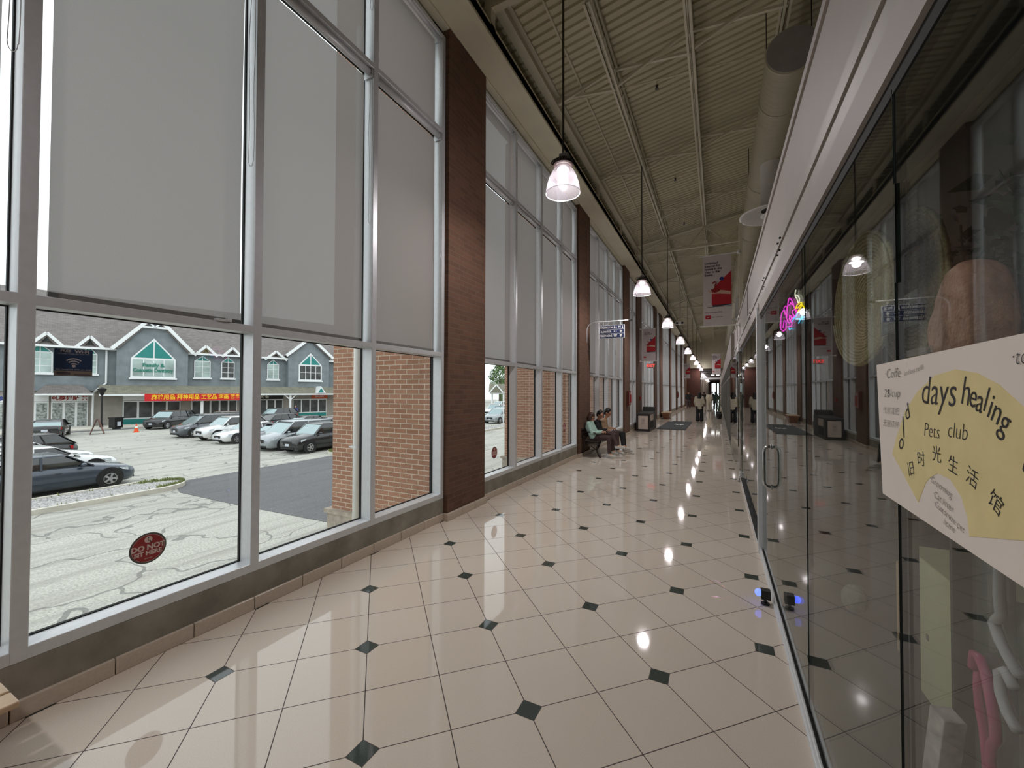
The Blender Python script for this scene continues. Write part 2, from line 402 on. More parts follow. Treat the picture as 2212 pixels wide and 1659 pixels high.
def profile_deck():
    mb = MB(); x0, x1 = -3.5, 2.3; pitch_, y = 0.1524, -3.2; pts = []
    while y < 50.2:
        pts += [(y, 0.0), (y + 0.095, 0.0), (y + 0.105, 0.038), (y + 0.142, 0.038)]
        y += pitch_
    vs = [(x0, p[0], deck(x0) + p[1]) for p in pts] + [(x1, p[0], deck(x1) + p[1]) for p in pts]; n = len(pts)
    mb.add(vs, [(i, i + 1, n + i + 1, n + i) for i in range(n - 1)])
    mb.box(x0, x1, -3.2, 50.2, 9.0, 9.1)
    return mb
struct('ceiling', profile_deck(), m_deck)
struct('wall_back', MB().box(-3.6, 6.2, -3.4, -3.2, -0.1, 9.0), m_fascia)
struct('wall_right', MB().box(2.3, 2.45, -3.2, 50.2, 3.25, 9.05), m_fascia)
struct('wall_far', MB().box(-3.6, 2.4, 50.0, 50.3, 4.25, 9.05), m_cream)

# window bays (y0, y1, mullion centres)
PILLARS = [(-1.5, -0.5), (4.345, 5.29), (9.98, 10.95), (15.6, 16.6), (18.35, 19.5), (23.8, 24.8), (26.3, 27.5), (31.9, 33.0), (37.1, 38.3), (42.4, 43.8), (47.4, 50.0)]
BAYS = [(-0.5, 4.345, [0.742, 1.927, 3.128]), (5.29, 9.98, [6.484, 7.66, 8.855]), (10.95, 15.6, [12.12, 13.28, 14.44]), (16.6, 18.35, [17.5]),
        (19.5, 23.8, [20.55, 21.65, 22.75]), (24.8, 26.3, [25.55]), (27.5, 31.9, [28.6, 29.7, 30.8]), (33.0, 37.1, [34.05, 35.05, 36.05]),
        (38.3, 42.4, [39.3, 40.35, 41.4]), (43.8, 47.4, [45.0, 46.2])]
XF, XG = -3.19, -3.335
low, curb = MB(), MB()
cuts = [-3.2] + [v for p in PILLARS for v in p]
for i in range(len(cuts) - 1):
    on = i % 2 == 1; y, ye = (cuts[i], cuts[i + 1]) if not on else (cuts[i] - 0.03, cuts[i + 1] + 0.03); n_ = max(1, round((ye - y) / 0.402))
    for q_ in range(n_):
        low.box(-3.3, -3.100 if on else -3.172, y + (ye - y) * q_ / n_ + 0.0025, y + (ye - y) * (q_ + 1) / n_ - 0.0025, 0.0, 0.096)
struct('baseboard_left', low, m_tilebase, bevel=0.003, seg=1)
for a, b, _ in BAYS: curb.box(-3.42, XF, a, b, 0.0, 0.285)
struct('wall_left', curb, m_conc)
for a, b in PILLARS:
    struct('wall_left', MB().box(-3.42, -3.13, a, b, 0.0, 6.47), m_brick_in)
up = MB().box(-3.5, -3.40, -3.2, 50.2, 6.36, 9.05)
up.box(-3.5, -3.13, -3.2, -1.5, 0, 9.05)
struct('wall_left', up, m_cream)

def window(i, a, b, mull, door=False):
    w = tag(empty('window_%d' % i, (0, 0, 0)), kind='structure')
    fr = MB(); j = 0.065; z0, z1, z2, z3 = (0.285 if not door else 0.0), 2.12, 5.05, 6.36
    fr.box(XG - 0.02, XF, a, b, z0, z0 + 0.065)                     # sill
    fr.box(XG - 0.02, XF, a, b, z1, z1 + 0.055); fr.box(XG - 0.02, XF, a, b, z2, z2 + 0.055); fr.box(XG - 0.02, XF, a, b, z3 - 0.05, z3)
    for c in [a + j / 2] + mull + [b - j / 2]: fr.box(XG - 0.02, XF + 0.001, c - j / 2, c + j / 2, z0, z3)
    fr.build('window_frame', m_alu, w, bevel=0.003, seg=1)
    ga = MB(); gl = MB(); ed = [a + j / 2] + mull + [b - j / 2]
    for k in range(len(ed) - 1):
        y0, y1 = ed[k] + j / 2, ed[k + 1] - j / 2
        for q0, q1 in ((z0 + 0.065, z1), (z1 + 0.055, z2), (z2 + 0.055, z3 - 0.05)):
            gl.quad((XG, y0, q0), (XG, y1, q0), (XG, y1, q1), (XG, y0, q1))
            for s in ((y0, y0 + 0.007, q0, q1), (y1 - 0.007, y1, q0, q1), (y0, y1, q0, q0 + 0.006), (y0, y1, q1 - 0.006, q1)):
                ga.box(XG - 0.012, XG + 0.012, *s)
    gl.build('window_glass', m_glass, w)
    ga.build('window_gasket', m_darkgap, w)
    return w
for i, (a, b, mu) in enumerate(BAYS): window(i + 1, a, b, mu, door=(i == 4))
# joint line of the upright over the sill as in the photo is the frame's own bevel

# ------------------------------------------------------------ roller blinds
def roller_blind(a, b, z0, z1, label, group, gapl=0.03, gapr=0.03, cordz=None, bow=0.0):
    t = thing('roller_blind', label, 'blind', (-3.292, (a + b) / 2, z1), group=group)
    w = (b - a); y0, y1 = -w / 2 + gapl, w / 2 - gapr; h = z1 - z0
    fb = MB(); N = 14; Mz = 10
    for i in range(Mz + 1):
        z = -h * i / Mz - 0.02 * (i == 0)
        for k in range(N + 1):
            u = k / N; e = max(0.0, (u - 0.86) / 0.14)
            fb.v.append((0.012 * e * e * math.sin(PI * i / Mz) * (1 + bow), y0 + (y1 - y0) * u - 0.018 * e * math.sin(PI * i / Mz * 0.9) * (1 + bow), z))
    for i in range(Mz):
        for k in range(N): o = i * (N + 1) + k; fb.f.append((o, o + 1, o + N + 2, o + N + 1))
    fb.build('fabric', m_blind, t, smooth=True)
    MB().cyl((0.052, -w / 2 + 0.012, 0.01), (0.052, w / 2 - 0.012, 0.01), 0.034, n=14).build('roller_tube', m_alu, t, smooth=True)
    MB().box(-0.008, 0.008, y0, y1, -h - 0.004, -h + 0.028).build('bottom_bar', mat('grey_bottom_bar', (120, 118, 114), .6), t)
    for s in (-1, 1): MB().box(-0.02, 0.10, min(s * w / 2 - 0.008 * s, s * w / 2 - 0.014 * s), max(s * w / 2 - 0.008 * s, s * w / 2 - 0.014 * s), -0.045, 0.045).build('bracket', m_alu, t)
    if cordz is None: cordz = h * 0.62
    pts = []
    for k in range(15): pts.append((0.095 + 0.004 * math.sin(k), w / 2 - 0.05 + 0.006 * math.sin(k * 0.7), -cordz * k / 14))
    for k in range(8): a_ = PI * k / 7; pts.append((0.095, w / 2 - 0.034 - 0.018 * math.cos(a_), -cordz - 0.05 * math.sin(a_)))
    for k in range(15): pts.append((0.098, w / 2 - 0.014 + 0.004 * math.sin(k * 0.9), -cordz * (14 - k) / 14))
    MB().tube(pts, 0.0022, 5).build('pull_cord', m_alu, t)
    return t
for i, (a, b, mu) in enumerate(BAYS):
    ed = [a + 0.0325] + mu + [b - 0.0325]; bayn = ORD[i]
    for k in range(len(ed) - 1):
        y0, y1 = ed[k] + 0.034, ed[k + 1] - 0.034; pn = ORD[k]
        gl = 0.062 if (i, k) == (0, 1) else 0.026
        roller_blind(y0, y1, 2.19, 5.0, f'lower grey screen blind, {pn} pane of the {bayn} window bay', f'lower roller blinds of the {bayn} window bay', gl, 0.036, 1.55 if i == 0 else 1.75 + 0.1 * k)
        roller_blind(y0, y1, 5.12, 6.31, f'upper grey screen blind, {pn} pane of the {bayn} window bay', f'upper roller blinds of the {bayn} window bay', 0.026, 0.036, 0.62)

# ------------------------------------------------------------ steel above the windows
bm_ = MB(); y = -3.2
while y < 50:
    y2 = min(y + 11.25, 50)
    bm_.box(-3.24, -2.70, y + 0.004, y2 - 0.004, 6.49, 6.62)
    bm_.box(-3.24, -3.13, y + 0.004, y2 - 0.004, 6.455, 6.49); bm_.box(-2.79, -2.70, y + 0.004, y2 - 0.004, 6.45, 6.66)
    y = y2
struct('eave_beam', bm_, m_cream, bevel=0.004, seg=1)
eb = MB(); eb.box(-2.80, -2.66, -3.2, 50, 7.05, 7.075); eb.box(-2.735, -2.725, -3.2, 50, 7.075, 7.29); eb.box(-2.80, -2.66, -3.2, 50, 7.29, 7.315)
struct('edge_beam', eb, m_cream)
y = 4.81 - 2.8 * 2
while y < 50:
    MBp = MB().bar((-2.757, y, 6.6), (-2.757, y, 7.06), 0.02, 0.06); MBp.bar((-2.735, y + 0.02, 6.6), (-2.735, y + 0.02, 7.06), 0.05, 0.012)
    struct('beam_post', MBp, m_cream); y += 2.8
GIRD = [4.75, 15.98, 27.3, 38.6]
for g in GIRD:
    gb = MB(); gb.box(-2.76, 2.2, g - 0.05, g + 0.05, 6.86, 6.95); gb.box(-2.8, -2.7, g - 0.06, g + 0.06, 6.6, 7.4)
    zt = lambda x: deck(x) - 0.04
    gb.hexa([(-2.76, g - 0.07, zt(-2.76) - 0.10), (2.2, g - 0.07, zt(2.2) - 0.10), (2.2, g + 0.07, zt(2.2) - 0.10), (-2.76, g + 0.07, zt(-2.76) - 0.10),
             (-2.76, g - 0.07, zt(-2.76) - 0.06), (2.2, g - 0.07, zt(2.2) - 0.06), (2.2, g + 0.07, zt(2.2) - 0.06), (-2.76, g + 0.07, zt(-2.76) - 0.06)])
    xs = [-2.7, -1.61, -0.9, -0.37, 0.3, 0.98, 1.6, 2.15]
    for k in range(len(xs) - 1):
        if k % 2: gb.bar((xs[k], g, zt(xs[k]) - 0.1), (xs[k + 1], g, 6.93), 0.06, 0.05)
        else: gb.bar((xs[k], g, 6.93), (xs[k + 1], g, zt(xs[k + 1]) - 0.1), 0.06, 0.05)
    struct('roof_girder', gb, m_cream)
JX = [-1.61, -0.37, 0.98]
spans = [(-3.1, 4.6), (4.9, 15.85), (16.1, 27.2), (27.4, 38.5), (38.7, 49.9)]
for jx in JX:
    for a, b in spans:
        jb = MB(); zt = deck(jx); zb = zt - 0.42
        jb.box(jx - 0.045, jx - 0.012, a, b, zt - 0.05, zt - 0.002); jb.box(jx + 0.012, jx + 0.045, a, b, zt - 0.05, zt - 0.002)
        a2, b2 = a + 0.55, b - 0.75
        jb.box(jx - 0.055, jx - 0.014, a2, b2, zb, zb + 0.012); jb.box(jx + 0.014, jx + 0.055, a2, b2, zb, zb + 0.012)
        jb.box(jx - 0.018, jx - 0.014, a2, b2, zb, zb + 0.045); jb.box(jx + 0.014, jx + 0.018, a2, b2, zb, zb + 0.045)
        y = a2; up_ = True
        jb.cyl((jx, a + 0.05, zt - 0.03), (jx, a2, zb + 0.02), 0.009, n=6)
        while y < b2 - 0.3:
            jb.cyl((jx, y, zb + 0.02 if up_ else zt - 0.03), (jx, y + 0.36, zt - 0.03 if up_ else zb + 0.02), 0.009, n=6, cap=False); y += 0.36; up_ = not up_
        jb.cyl((jx, y, zb + 0.02), (jx, b - 0.03, zt - 0.03), 0.009, n=6)
        struct('roof_joist', jb, m_cream)
bx = [-2.73] + JX + [2.25]
for a, b in spans:
    n = 3
    for q in range(n):
        y = a + (b - a) * (q + 0.75) / (n + 0.5)
        br = MB()
        for k in range(len(bx) - 1):
            xa, xb = bx[k], bx[k + 1]; za, zb = deck(xa), deck(xb)
            br.bar((xa, y, za - 0.40 if k else za - 0.2), (xb, y, zb - 0.05), 0.045, 0.045); br.bar((xa, y + 0.04, za - 0.05), (xb, y + 0.04, zb - 0.40), 0.045, 0.045)
        struct('joist_bridging', br, m_cream)
    xb = MB()
    for y in (a + 2.4, b - 3.2): xb.cyl((-2.7, y, 7.2), (2.2, y + 1.4, deck(2.2) - 0.35), 0.012, n=6); 
    struct('bracing_rod', xb, m_cream)
# conduit under the deck
cnd = MB().bar((-2.25, -3, deck(-2.25) - 0.02), (-2.25, 49.9, deck(-2.25) - 0.02), 0.03, 0.03)
tag(cnd.build('conduit', m_cream), 'thin cream conduit run fixed under the ribbed roof deck', 'conduit')

# ------------------------------------------------------------ spiral duct and diffusers
dt = thing('ventilation_duct', 'big round cream spiral air duct hanging above the shopfront fascia', 'duct', (1.035, 7.3, 6.84))
db = MB(); n = 40; prof = []; L = 42.0
db.cyl((0, 0, 0), (0, L, 0), 0.34, n=40)
db.build('duct_body', m_duct, dt, smooth=False)
for p in dt.children[0].data.polygons: p.use_smooth = len(p.vertices) == 4
MB().tube([(0.3425 * math.cos(2 * PI * k / 20), 0.13 * k / 20, 0.3425 * math.sin(2 * PI * k / 20)) for k in range(int(20 * 18 / 0.13))], 0.0035, 4).build('spiral_seam', m_duct, dt)
for y in (0.02, 1.1, 4.2, 7.8, 13, 18): MB().tube([(0.35 * math.cos(2 * PI * k / 32), y, 0.35 * math.sin(2 * PI * k / 32)) for k in range(32)], 0.012, 6, closed=True).build('joint_ring', m_duct, dt)
MB().cyl((0, -0.015, 0), (0, 0, 0), 0.335, n=40).build('end_cap', mat('grey_cap', (150, 145, 142), 0.6), dt)
for y in (0.35, 4.5, 9, 14, 19, 24):
    for s_, z_ in ((-0.3, 1.0), (0.3, 1.1)): MB().cyl((s_, y, 0.15), (s_, y, z_), 0.008, n=6).build('hanger_rod', m_blackmetal, dt)
def diffuser(y, z, lab, r=0.45):
    d = thing('round_air_diffuser', lab, 'air diffuser', (1.035, y, z), group='round air diffusers under the duct')
    MB().lathe([(0.20, 1.085), (0.20, 0.12), (r * 0.6, 0.10), (r, 0.02), (r, 0.0), (r * 0.92, 0.0), (r * 0.55, 0.075), (0.19, 0.10)], n=40).build('outer_cone', m_white, d, smooth=True)
    MB().lathe([(0.0, 0.045), (0.13, 0.04), (0.2, -0.005), (0.2, -0.02), (0.0, -0.03)], n=32).build('centre_cone', m_white, d, smooth=True)
    MB().cyl((0, 0, 0.1), (0, 0, 0.12), 0.19, n=24).build('throat', m_black, d)
diffuser(10.1, 5.42, 'round white air diffuser half hidden by the fascia, nearest to the camera', 0.60)
diffuser(24.0, 5.42, 'second round white air diffuser, further along the duct', 0.46)

# ------------------------------------------------------------ right hand storefront
GX = 0.41
JY = 4.95       # jamb between the big panes and the door pane
fs = MB(); fs.box(0.40, 2.3, -3.2, 12.4, 2.78, 3.25); fs.box(0.388, 0.5, -3.2, 12.4, 3.21, 3.26)
struct('trim_1', fs, m_fascia)
struct('trim_2', MB().box(0.392, 0.6, -3.2, 12.4, 2.60, 2.78).box(0.382, 0.42, -3.2, 12.4, 2.685, 2.70), m_fascia2)
struct('trim_3', MB().box(0.388, 0.6, -3.2, JY, 2.48, 2.60).box(0.384, 0.6, JY, 12.4, 2.52, 2.60), m_fascia)
struct('trim_4', MB().box(0.402, 0.6, -3.2, 12.4, 2.435, 2.479), m_darkgap)
sj = MB()
for y, z0, z1 in ((6.9, 2.79, 3.21), (10.3, 2.79, 3.21)): sj.box(0.395, 0.40, y, y + 0.012, z0, z1)
struct('trim_5', sj, m_darkgap)
sr = MB()
for yy in (3.3, 3.42, 4.4, 4.5, 6.2, 6.3, 7.9): sr.cyl((0.380, yy, 2.73), (0.393, yy, 2.73), 0.007, n=8); sr.cyl((0.380, yy + 0.03, 2.655), (0.393, yy + 0.03, 2.655), 0.006, n=8)
struct('trim_6', sr, m_darkgap)
struct('trim_7', MB().box(0.375, 0.44, -3.2, JY, 0.0, 0.035).box(0.385, 0.398, -3.2, JY, 0.035, 0.06).box(0.42, 0.432, -3.2, JY, 0.035, 0.06), m_alu, bevel=0.003, seg=1)
struct('trim_8', MB().box(0.40, 0.42, -3.2, JY, 0.0355, 0.05), m_darkgap)
struct('trim_9', MB().box(0.365, 0.435, JY, JY + 0.075, 0.0, 2.56).box(0.375, 0.44, JY + 0.075, 5.2, 0, 0.02), m_alu, bevel=0.004, seg=2)
panes = [(-3.2, 1.352), (1.362, 2.548), (2.556, 3.742)]
for a, b in panes:
    w = MB().box(GX - 0.005, GX + 0.005, a, b, 0.045, 2.46)
    struct('window_%d' % (11 + panes.index((a, b))), w, m_shopglass)
struct('trim_10', MB().box(GX - 0.006, GX + 0.006, 1.353, 1.361, 0.05, 2.46).box(GX - 0.006, GX + 0.006, 2.549, 2.555, 0.05, 2.46), m_darkgap)
struct('trim_11', MB().box(0.402, 0.418, 1.3545, 1.3595, 0.3, 2.45).box(0.402, 0.418, 2.5505, 2.5535, 0.3, 2.45).box(0.40, 0.42, 1.340, 1.347, 1.95, 2.2), m_greenglass)
# sliding leaf with pull handle
dr = tag(empty('door_1', (GX, 3.75, 0.0)), kind='structure')
MB().box(-0.005, 0.005, 0.0, JY - 3.75 - 0.005, 0.045, 2.46).build('door_glass', m_shopglass, dr)
def pull(side):
    x = side * 0.062; pts = [(0, 0.36, 0.865), (x * 0.6, 0.36, 0.865), (x * 0.93, 0.36, 0.885), (x, 0.36, 0.92), (x, 0.36, 1.15), (x * 0.93, 0.36, 1.185), (x * 0.6, 0.36, 1.205), (0, 0.36, 1.205)]
    return MB().tube(pts, 0.0125, 12).cyl((side * 0.004, 0.36, 0.865), (side * 0.012, 0.36, 0.865), 0.02, n=14).cyl((side * 0.004, 0.36, 1.205), (side * 0.012, 0.36, 1.205), 0.02, n=14)
pull(-1).merge(pull(1)).build('door_handle', m_chrome, dr, smooth=True)
# low rail with padlock, pane beyond the jamb
struct('window_14', MB().box(GX - 0.006, GX + 0.006, 5.03, 8.95, 0.07, 2.5), m_shopglass)
rl = thing('door_rail', 'silver bottom rail of the glass door along the floor', 'rail', (0.39, 5.06, 0.0))
MB().box(-0.02, 0.03, 0.0, 3.6, 0.012, 0.085).build('rail_body', m_alu, rl, bevel=0.008)
MB().box(-0.022, 0.032, 0.0, 3.6, 0.082, 0.088).build('rail_gasket', m_darkgap, rl)
pk = thing('padlock', 'small steel padlock hanging on the end of the floor rail', 'padlock', (0.34, 8.72, 0.03))
MB().cyl((-0.015, 0, 0.0), (0.015, 0, 0.0), 0.035, n=16).build('lock_body', m_chrome, pk, smooth=True)
MB().tube([(0, -0.02, 0.02), (0, -0.02, 0.06), (0, 0, 0.08), (0, 0.02, 0.06), (0, 0.02, 0.02)], 0.005, 8).build('shackle', m_chrome, pk, smooth=True)
# tinted pivot door beyond
d2 = tag(empty('door_2', (0.39, 9.05, 0.0), rz=0.03), kind='structure')
MB().box(-0.006, 0.006, 0.0, 2.9, 0.10, 2.46).build('door_glass', m_shopglass, d2)
MB().box(-0.014, -0.008, 0.5, 2.9, 0.55, 2.3).build('tint_film', m_greenglass, d2)
MB().box(-0.02, 0.02, 0.0, 0.16, 0.02, 0.11).box(-0.03, 0.03, 0.0, 0.22, 2.47, 2.62).build('patch_fitting', m_alu, d2)
struct('window_15', MB().box(0.404, 0.412, 9.05, 12.4, 0.02, 2.5), m_shopglass)

# shop interior box
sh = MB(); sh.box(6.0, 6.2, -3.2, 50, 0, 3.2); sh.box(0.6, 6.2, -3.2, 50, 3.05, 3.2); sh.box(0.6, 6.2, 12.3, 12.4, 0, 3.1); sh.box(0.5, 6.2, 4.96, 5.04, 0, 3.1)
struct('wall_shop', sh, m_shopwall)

# following storefronts, one box of fascia and mullions each
m_fasc_b = mat('pale_fascia_panel', (128, 118, 110), 0.6, var=0.05); m_alu2 = mat('dull_shopfront_metal', (120, 120, 114), 0.5, 0.3, var=0.05)
ys = 12.4; k = 0
cols = [(150, 138, 130), (120, 108, 98), (140, 132, 124), (112, 98, 90), (146, 140, 130), (120, 104, 96), (138, 128, 118)]
while ys < 50:
    ye = min(ys + 5.4, 50.0); t = thing('storefront', f'glazed shopfront with pale fascia on the right side, {ORD[k + 1]} shop from the camera', 'storefront', (0.33, ys, 0))
    MB().box(0, 1.9, 0.0, ye - ys - 0.01, 2.6, 3.25).build('fascia', m_fasc_b, t)
    fr = MB(); nn = 4
    for q in range(nn + 1): yy = (ye - ys - 0.07) * q / nn; fr.box(0.0, 0.07, yy, yy + 0.06, 0.0, 2.6)
    fr.box(0, 0.07, 0, ye - ys - 0.01, 0, 0.1); fr.box(0, 0.07, 0, ye - ys - 0.01, 2.1, 2.16)
    fr.build('shopfront_frame', m_alu2, t)
    MB().box(0.03, 0.036, 0.0, ye - ys - 0.01, 0.1, 2.6).build('shopfront_glass', m_shopglass, t)
    mm = mat('shop_display_%d' % k, cols[k % 7], 0.8, var=0.35, scale=1.4)
    MB().box(0.5, 0.55, 0.1, ye - ys - 0.1, 0.0, 2.5).build('display_backdrop', mm, t)
    ys = ye; k += 1

# ------------------------------------------------------------ beyond the far wall
m_darkbrick = brick_material('dark_far_brick', (92, 50, 38), (76, 42, 34), (70, 52, 44))
fw = MB(); fw.box(-3.5, -1.75, 50.0, 50.4, 0.0, 4.3); struct('wall_far', fw, m_darkbrick)
struct('wall_far', MB().box(-1.9, -1.75, 50.4, 100, 0, 4.3).box(0.36, 0.5, 50, 100, 0, 4.3), mat('far_shop_wall', (150, 138, 126), 0.7, var=0.3, scale=0.6))
struct('ceiling', MB().box(-1.9, 0.6, 50.2, 100, 4.0, 4.3), mat('dark_far_ceiling', (60, 54, 48), 0.8))
pf = MB(); pf.box(-1.9, -1.2, 100, 100.2, 0, 4.3); pf.box(-0.42, -0.12, 100, 100.2, 0, 4.3); pf.box(0.2, 0.5, 100, 100.2, 0, 4.3); pf.box(-1.9, 0.5, 100, 100.2, 3.5, 4.3)
struct('wall_end', pf, mat('end_brown_frame', (110, 78, 60), 0.7))
struct('window_16', MB().box(-1.2, 0.2, 100.05, 100.07, 0, 3.5), m_glass)
struct('trim_12', MB().box(-1.75, 0.36, 50.6, 51.0, 3.05, 3.25), m_alu)

for k in range(2):
    fx = thing('ceiling_light', ['lit rectangular ceiling light in the far lower hall, left one', 'lit rectangular ceiling light in the far lower hall, right one'][k], 'ceiling light', (-.62 + k * .62, 62, 3.94), group='far hall ceiling lights')
    MB().box(-.22, .22, -1.6, 1.6, 0, .06).build('light_housing', m_white, fx); MB().box(-.2, .2, -1.55, 1.55, -.01, 0).build('light_diffuser', emissive('panel_white', (250, 250, 245), 3.0), fx)
# ============================================================ outdoors
GZ = -2.0
m_pave = asphalt_material('cracked_pale_asphalt', (206, 206, 196), (148, 146, 138), crack=0.6, streak=1.0)
m_patch = asphalt_material('dark_new_asphalt', (118, 118, 119), (84, 85, 87), streak=0.6)
m_kerb = mat('concrete_kerb', (206, 202, 190), 0.85, var=0.12, scale=3)
m_gravel = mat('pale_gravel', (168, 166, 164), 0.95, var=0.75, scale=20, bump=1.0, bscale=26)
m_grass = mat('grass_verge', (128, 136, 84), 0.95, var=0.3, scale=18)
m_stone = mat('rough_stone_base', (170, 160, 146), 0.95, var=0.25, scale=9, bump=0.5, bscale=10)
struct('ground', MB().box(-140, -3.5, -60, 160, GZ - 0.3, GZ), m_pave)
pt = [(-19.4, 8.9), (-18.6, 8.2), (-17.3, 7.75), (-13.8, 7.75), (-9.4, 7.9), (-4.6, 8.0), (-4.6, 15.2), (-12, 15.8), (-19.5, 16.0)]
struct('road_patch', MB().prism(pt, 'z', GZ, GZ + 0.012), m_patch)
struct('road_strip', MB().prism([(-56, 9.5), (-50, 8), (-49, 40), (-55, 40)], 'z', GZ, GZ + 0.01), m_patch)
struct('sidewalk', MB().box(-5.6, -3.45, -6, 60, GZ, GZ + 0.14), m_kerb)
struct('window_ledge', MB().box(-3.78, -3.42, -3.2, 50, -0.2, 0.16), mat('sandstone_ledge', (196, 186, 164), 0.8))
struct('foundation', MB().box(-3.7, -3.42, -3.2, 50, GZ, -0.2), m_stone)
for a, b in PILLARS[1:]:
    struct('brick_pier', MB().box(-5.27, -3.40, a, b, -0.15, 8.6), m_brick_out)
    struct('pier_base', MB().box(-5.32, -3.40, a - 0.05, b + 0.05, GZ, -0.15).box(-5.36, -3.4, a - 0.08, b + 0.08, -0.17, -0.11), m_stone)
# downspout on the first pier
ds = thing('downspout', 'round white rain pipe clamped to the brick pier outside', 'drainpipe', (-4.66, 4.27, GZ))
MB().cyl((0, 0, 0.1), (0, 0, 9.0), 0.066, n=20).build('pipe', m_white, ds, smooth=True)
for z in (2.85, 6.1): MB().cyl((0, 0, z), (0, 0, z + 0.035), 0.073, n=20).box(-0.16, 0.0, -0.02, 0.075, z, z + 0.02).build('pipe_clamp', m_alu, ds)
# planting islands
def island(name, pts, lab, tuft_side):
    i = thing(name, lab, 'traffic island', (0, 0, 0))
    def off(ps, d):
        n = len(ps); c = Vector((sum(p[0] for p in ps) / n, sum(p[1] for p in ps) / n)); r = []
        for p in ps:
            v = Vector(p) - c; hx = max(abs(q[0] - c.x) for q in ps); hy = max(abs(q[1] - c.y) for q in ps)
            r.append((c.x + v.x * (hx - d) / hx, c.y + v.y * (hy - d) / hy))
        return r
    k = MB(); o2 = off(pts, 0.17); n = len(pts)
    vs = [(p[0], p[1], GZ) for p in pts] + [(p[0], p[1], GZ + 0.15) for p in pts] + [(p[0], p[1], GZ + 0.15) for p in o2] + [(p[0], p[1], GZ) for p in o2]
    k.add(vs, [(a * n + j, a * n + (j + 1) % n, (a + 1) * n + (j + 1) % n, (a + 1) * n + j) for a in range(3) for j in range(n)]); k.build('kerb', m_kerb, i)
    MB().prism(o2, 'z', GZ, GZ + 0.12).build('gravel_bed', m_gravel, i)
    g = MB(); rnd = random.Random(3)
    for q in range(900):
        j = rnd.randrange(n); u = rnd.random(); a, b = Vector(o2[j]), Vector(o2[(j + 1) % n]); p = a.lerp(b, u); c = Vector((sum(z[0] for z in o2) / n, p.y)); p = p.lerp(c, rnd.random() ** 2 * 0.35)
        h = 0.05 + 0.09 * rnd.random(); dx = rnd.uniform(-.05, .05); dy = rnd.uniform(-.05, .05)
        g.add([(p.x - .02, p.y, GZ + .12), (p.x + .02, p.y + .02, GZ + .12), (p.x + dx, p.y + dy, GZ + .12 + h)], [(0, 1, 2)])
    o = g.build('grass_tuft', m_grass, i); o['kind'] = 'stuff'
    return i
def rounded(x0, x1, y0, y1, r, tip0=True, tip1=True):
    ps = []
    cx = (x0 + x1) / 2
    if tip1: ps += [(cx + (x1 - cx) * math.cos(t), y1 - r + r * math.sin(t)) for t in [PI * k / 12 for k in range(13)]]
    else: ps += [(x1, y1), (x0, y1)]
    if tip0: ps += [(cx + (x1 - cx) * math.cos(t), y0 + r + r * math.sin(t)) for t in [PI + PI * k / 12 for k in range(13)]]
    else: ps += [(x0, y0), (x1, y0)]
    return ps
island('kerbed_island', rounded(-20.0, -17.95, -12, 8.6, 1.1, False, True), 'gravel traffic island with pale kerb and weeds beside the blue sedan', 1)
island('kerbed_island', rounded(-20.9, -18.9, 16.3, 40, 1.1, True, False), 'far gravel traffic island with pale kerb in front of the parked row', 1)

# ------------------------------------------------------------ cars
m_carglass = mat('car_window_glass', (26, 31, 33), 0.08, 0.0, var=0.0, spec=1.0)
m_screen = mat('sky_reflecting_windscreen', (150, 170, 172), 0.06, 0.55, var=0.0, spec=1.0)  # pale part-metal colour stands in for sky mirrored in the glass
m_tyre = mat('car_tyre', (28, 28, 28), 0.8, var=0.1); m_rim = mat('car_alloy_rim', (190, 192, 195), 0.3, 0.8, var=0)
m_lamp = mat('car_headlamp', (205, 214, 220), 0.15, 0.2, var=0); m_tail = mat('car_tail_lamp', (170, 26, 24), 0.3, var=0)
m_plate = mat('number_plate', (200, 205, 215), 0.5, var=0.1, scale=30)
def paint(name, rgb): return mat('car_paint_' + name, rgb, 0.28, 0.25, var=0.02, coat=0.8)
P_WHITE = paint('white', (226, 228, 228)); P_BLACK = paint('black', (34, 35, 37)); P_BLUE = paint('slate_blue', (62, 72, 84)); P_GREY = paint('grey', (88, 92, 98))
P_SILVER = paint('silver', (158, 164, 168)); P_TAN = paint('brown_grey', (92, 84, 80)); P_RED = paint('dark_red', (80, 40, 40)); P_NAVY = paint('navy', (44, 54, 66))
KINDS_ = {  # length, width, height, belt, hood height, [cowl, roof front, roof rear, deck] as fractions from the front, ground clearance, wheel r, tail height
    'sedan': (4.65, 1.80, 1.40, 0.92, 0.80, (0.27, 0.42, 0.70, 0.88), 0.17, 0.335, 0.95),
    'hatch': (4.35, 1.78, 1.50, 0.95, 0.86, (0.25, 0.40, 0.84, 0.985), 0.18, 0.33, 0.95),
    'suv': (4.70, 1.86, 1.70, 1.08, 0.98, (0.24, 0.38, 0.86, 0.985), 0.22, 0.36, 1.08),
    'van': (5.05, 1.96, 1.76, 1.05, 0.96, (0.17, 0.34, 0.90, 0.99), 0.18, 0.35, 1.05),
    'pickup': (5.60, 1.95, 1.86, 1.18, 1.10, (0.25, 0.36, 0.56, 0.62), 0.25, 0.39, 1.12)}
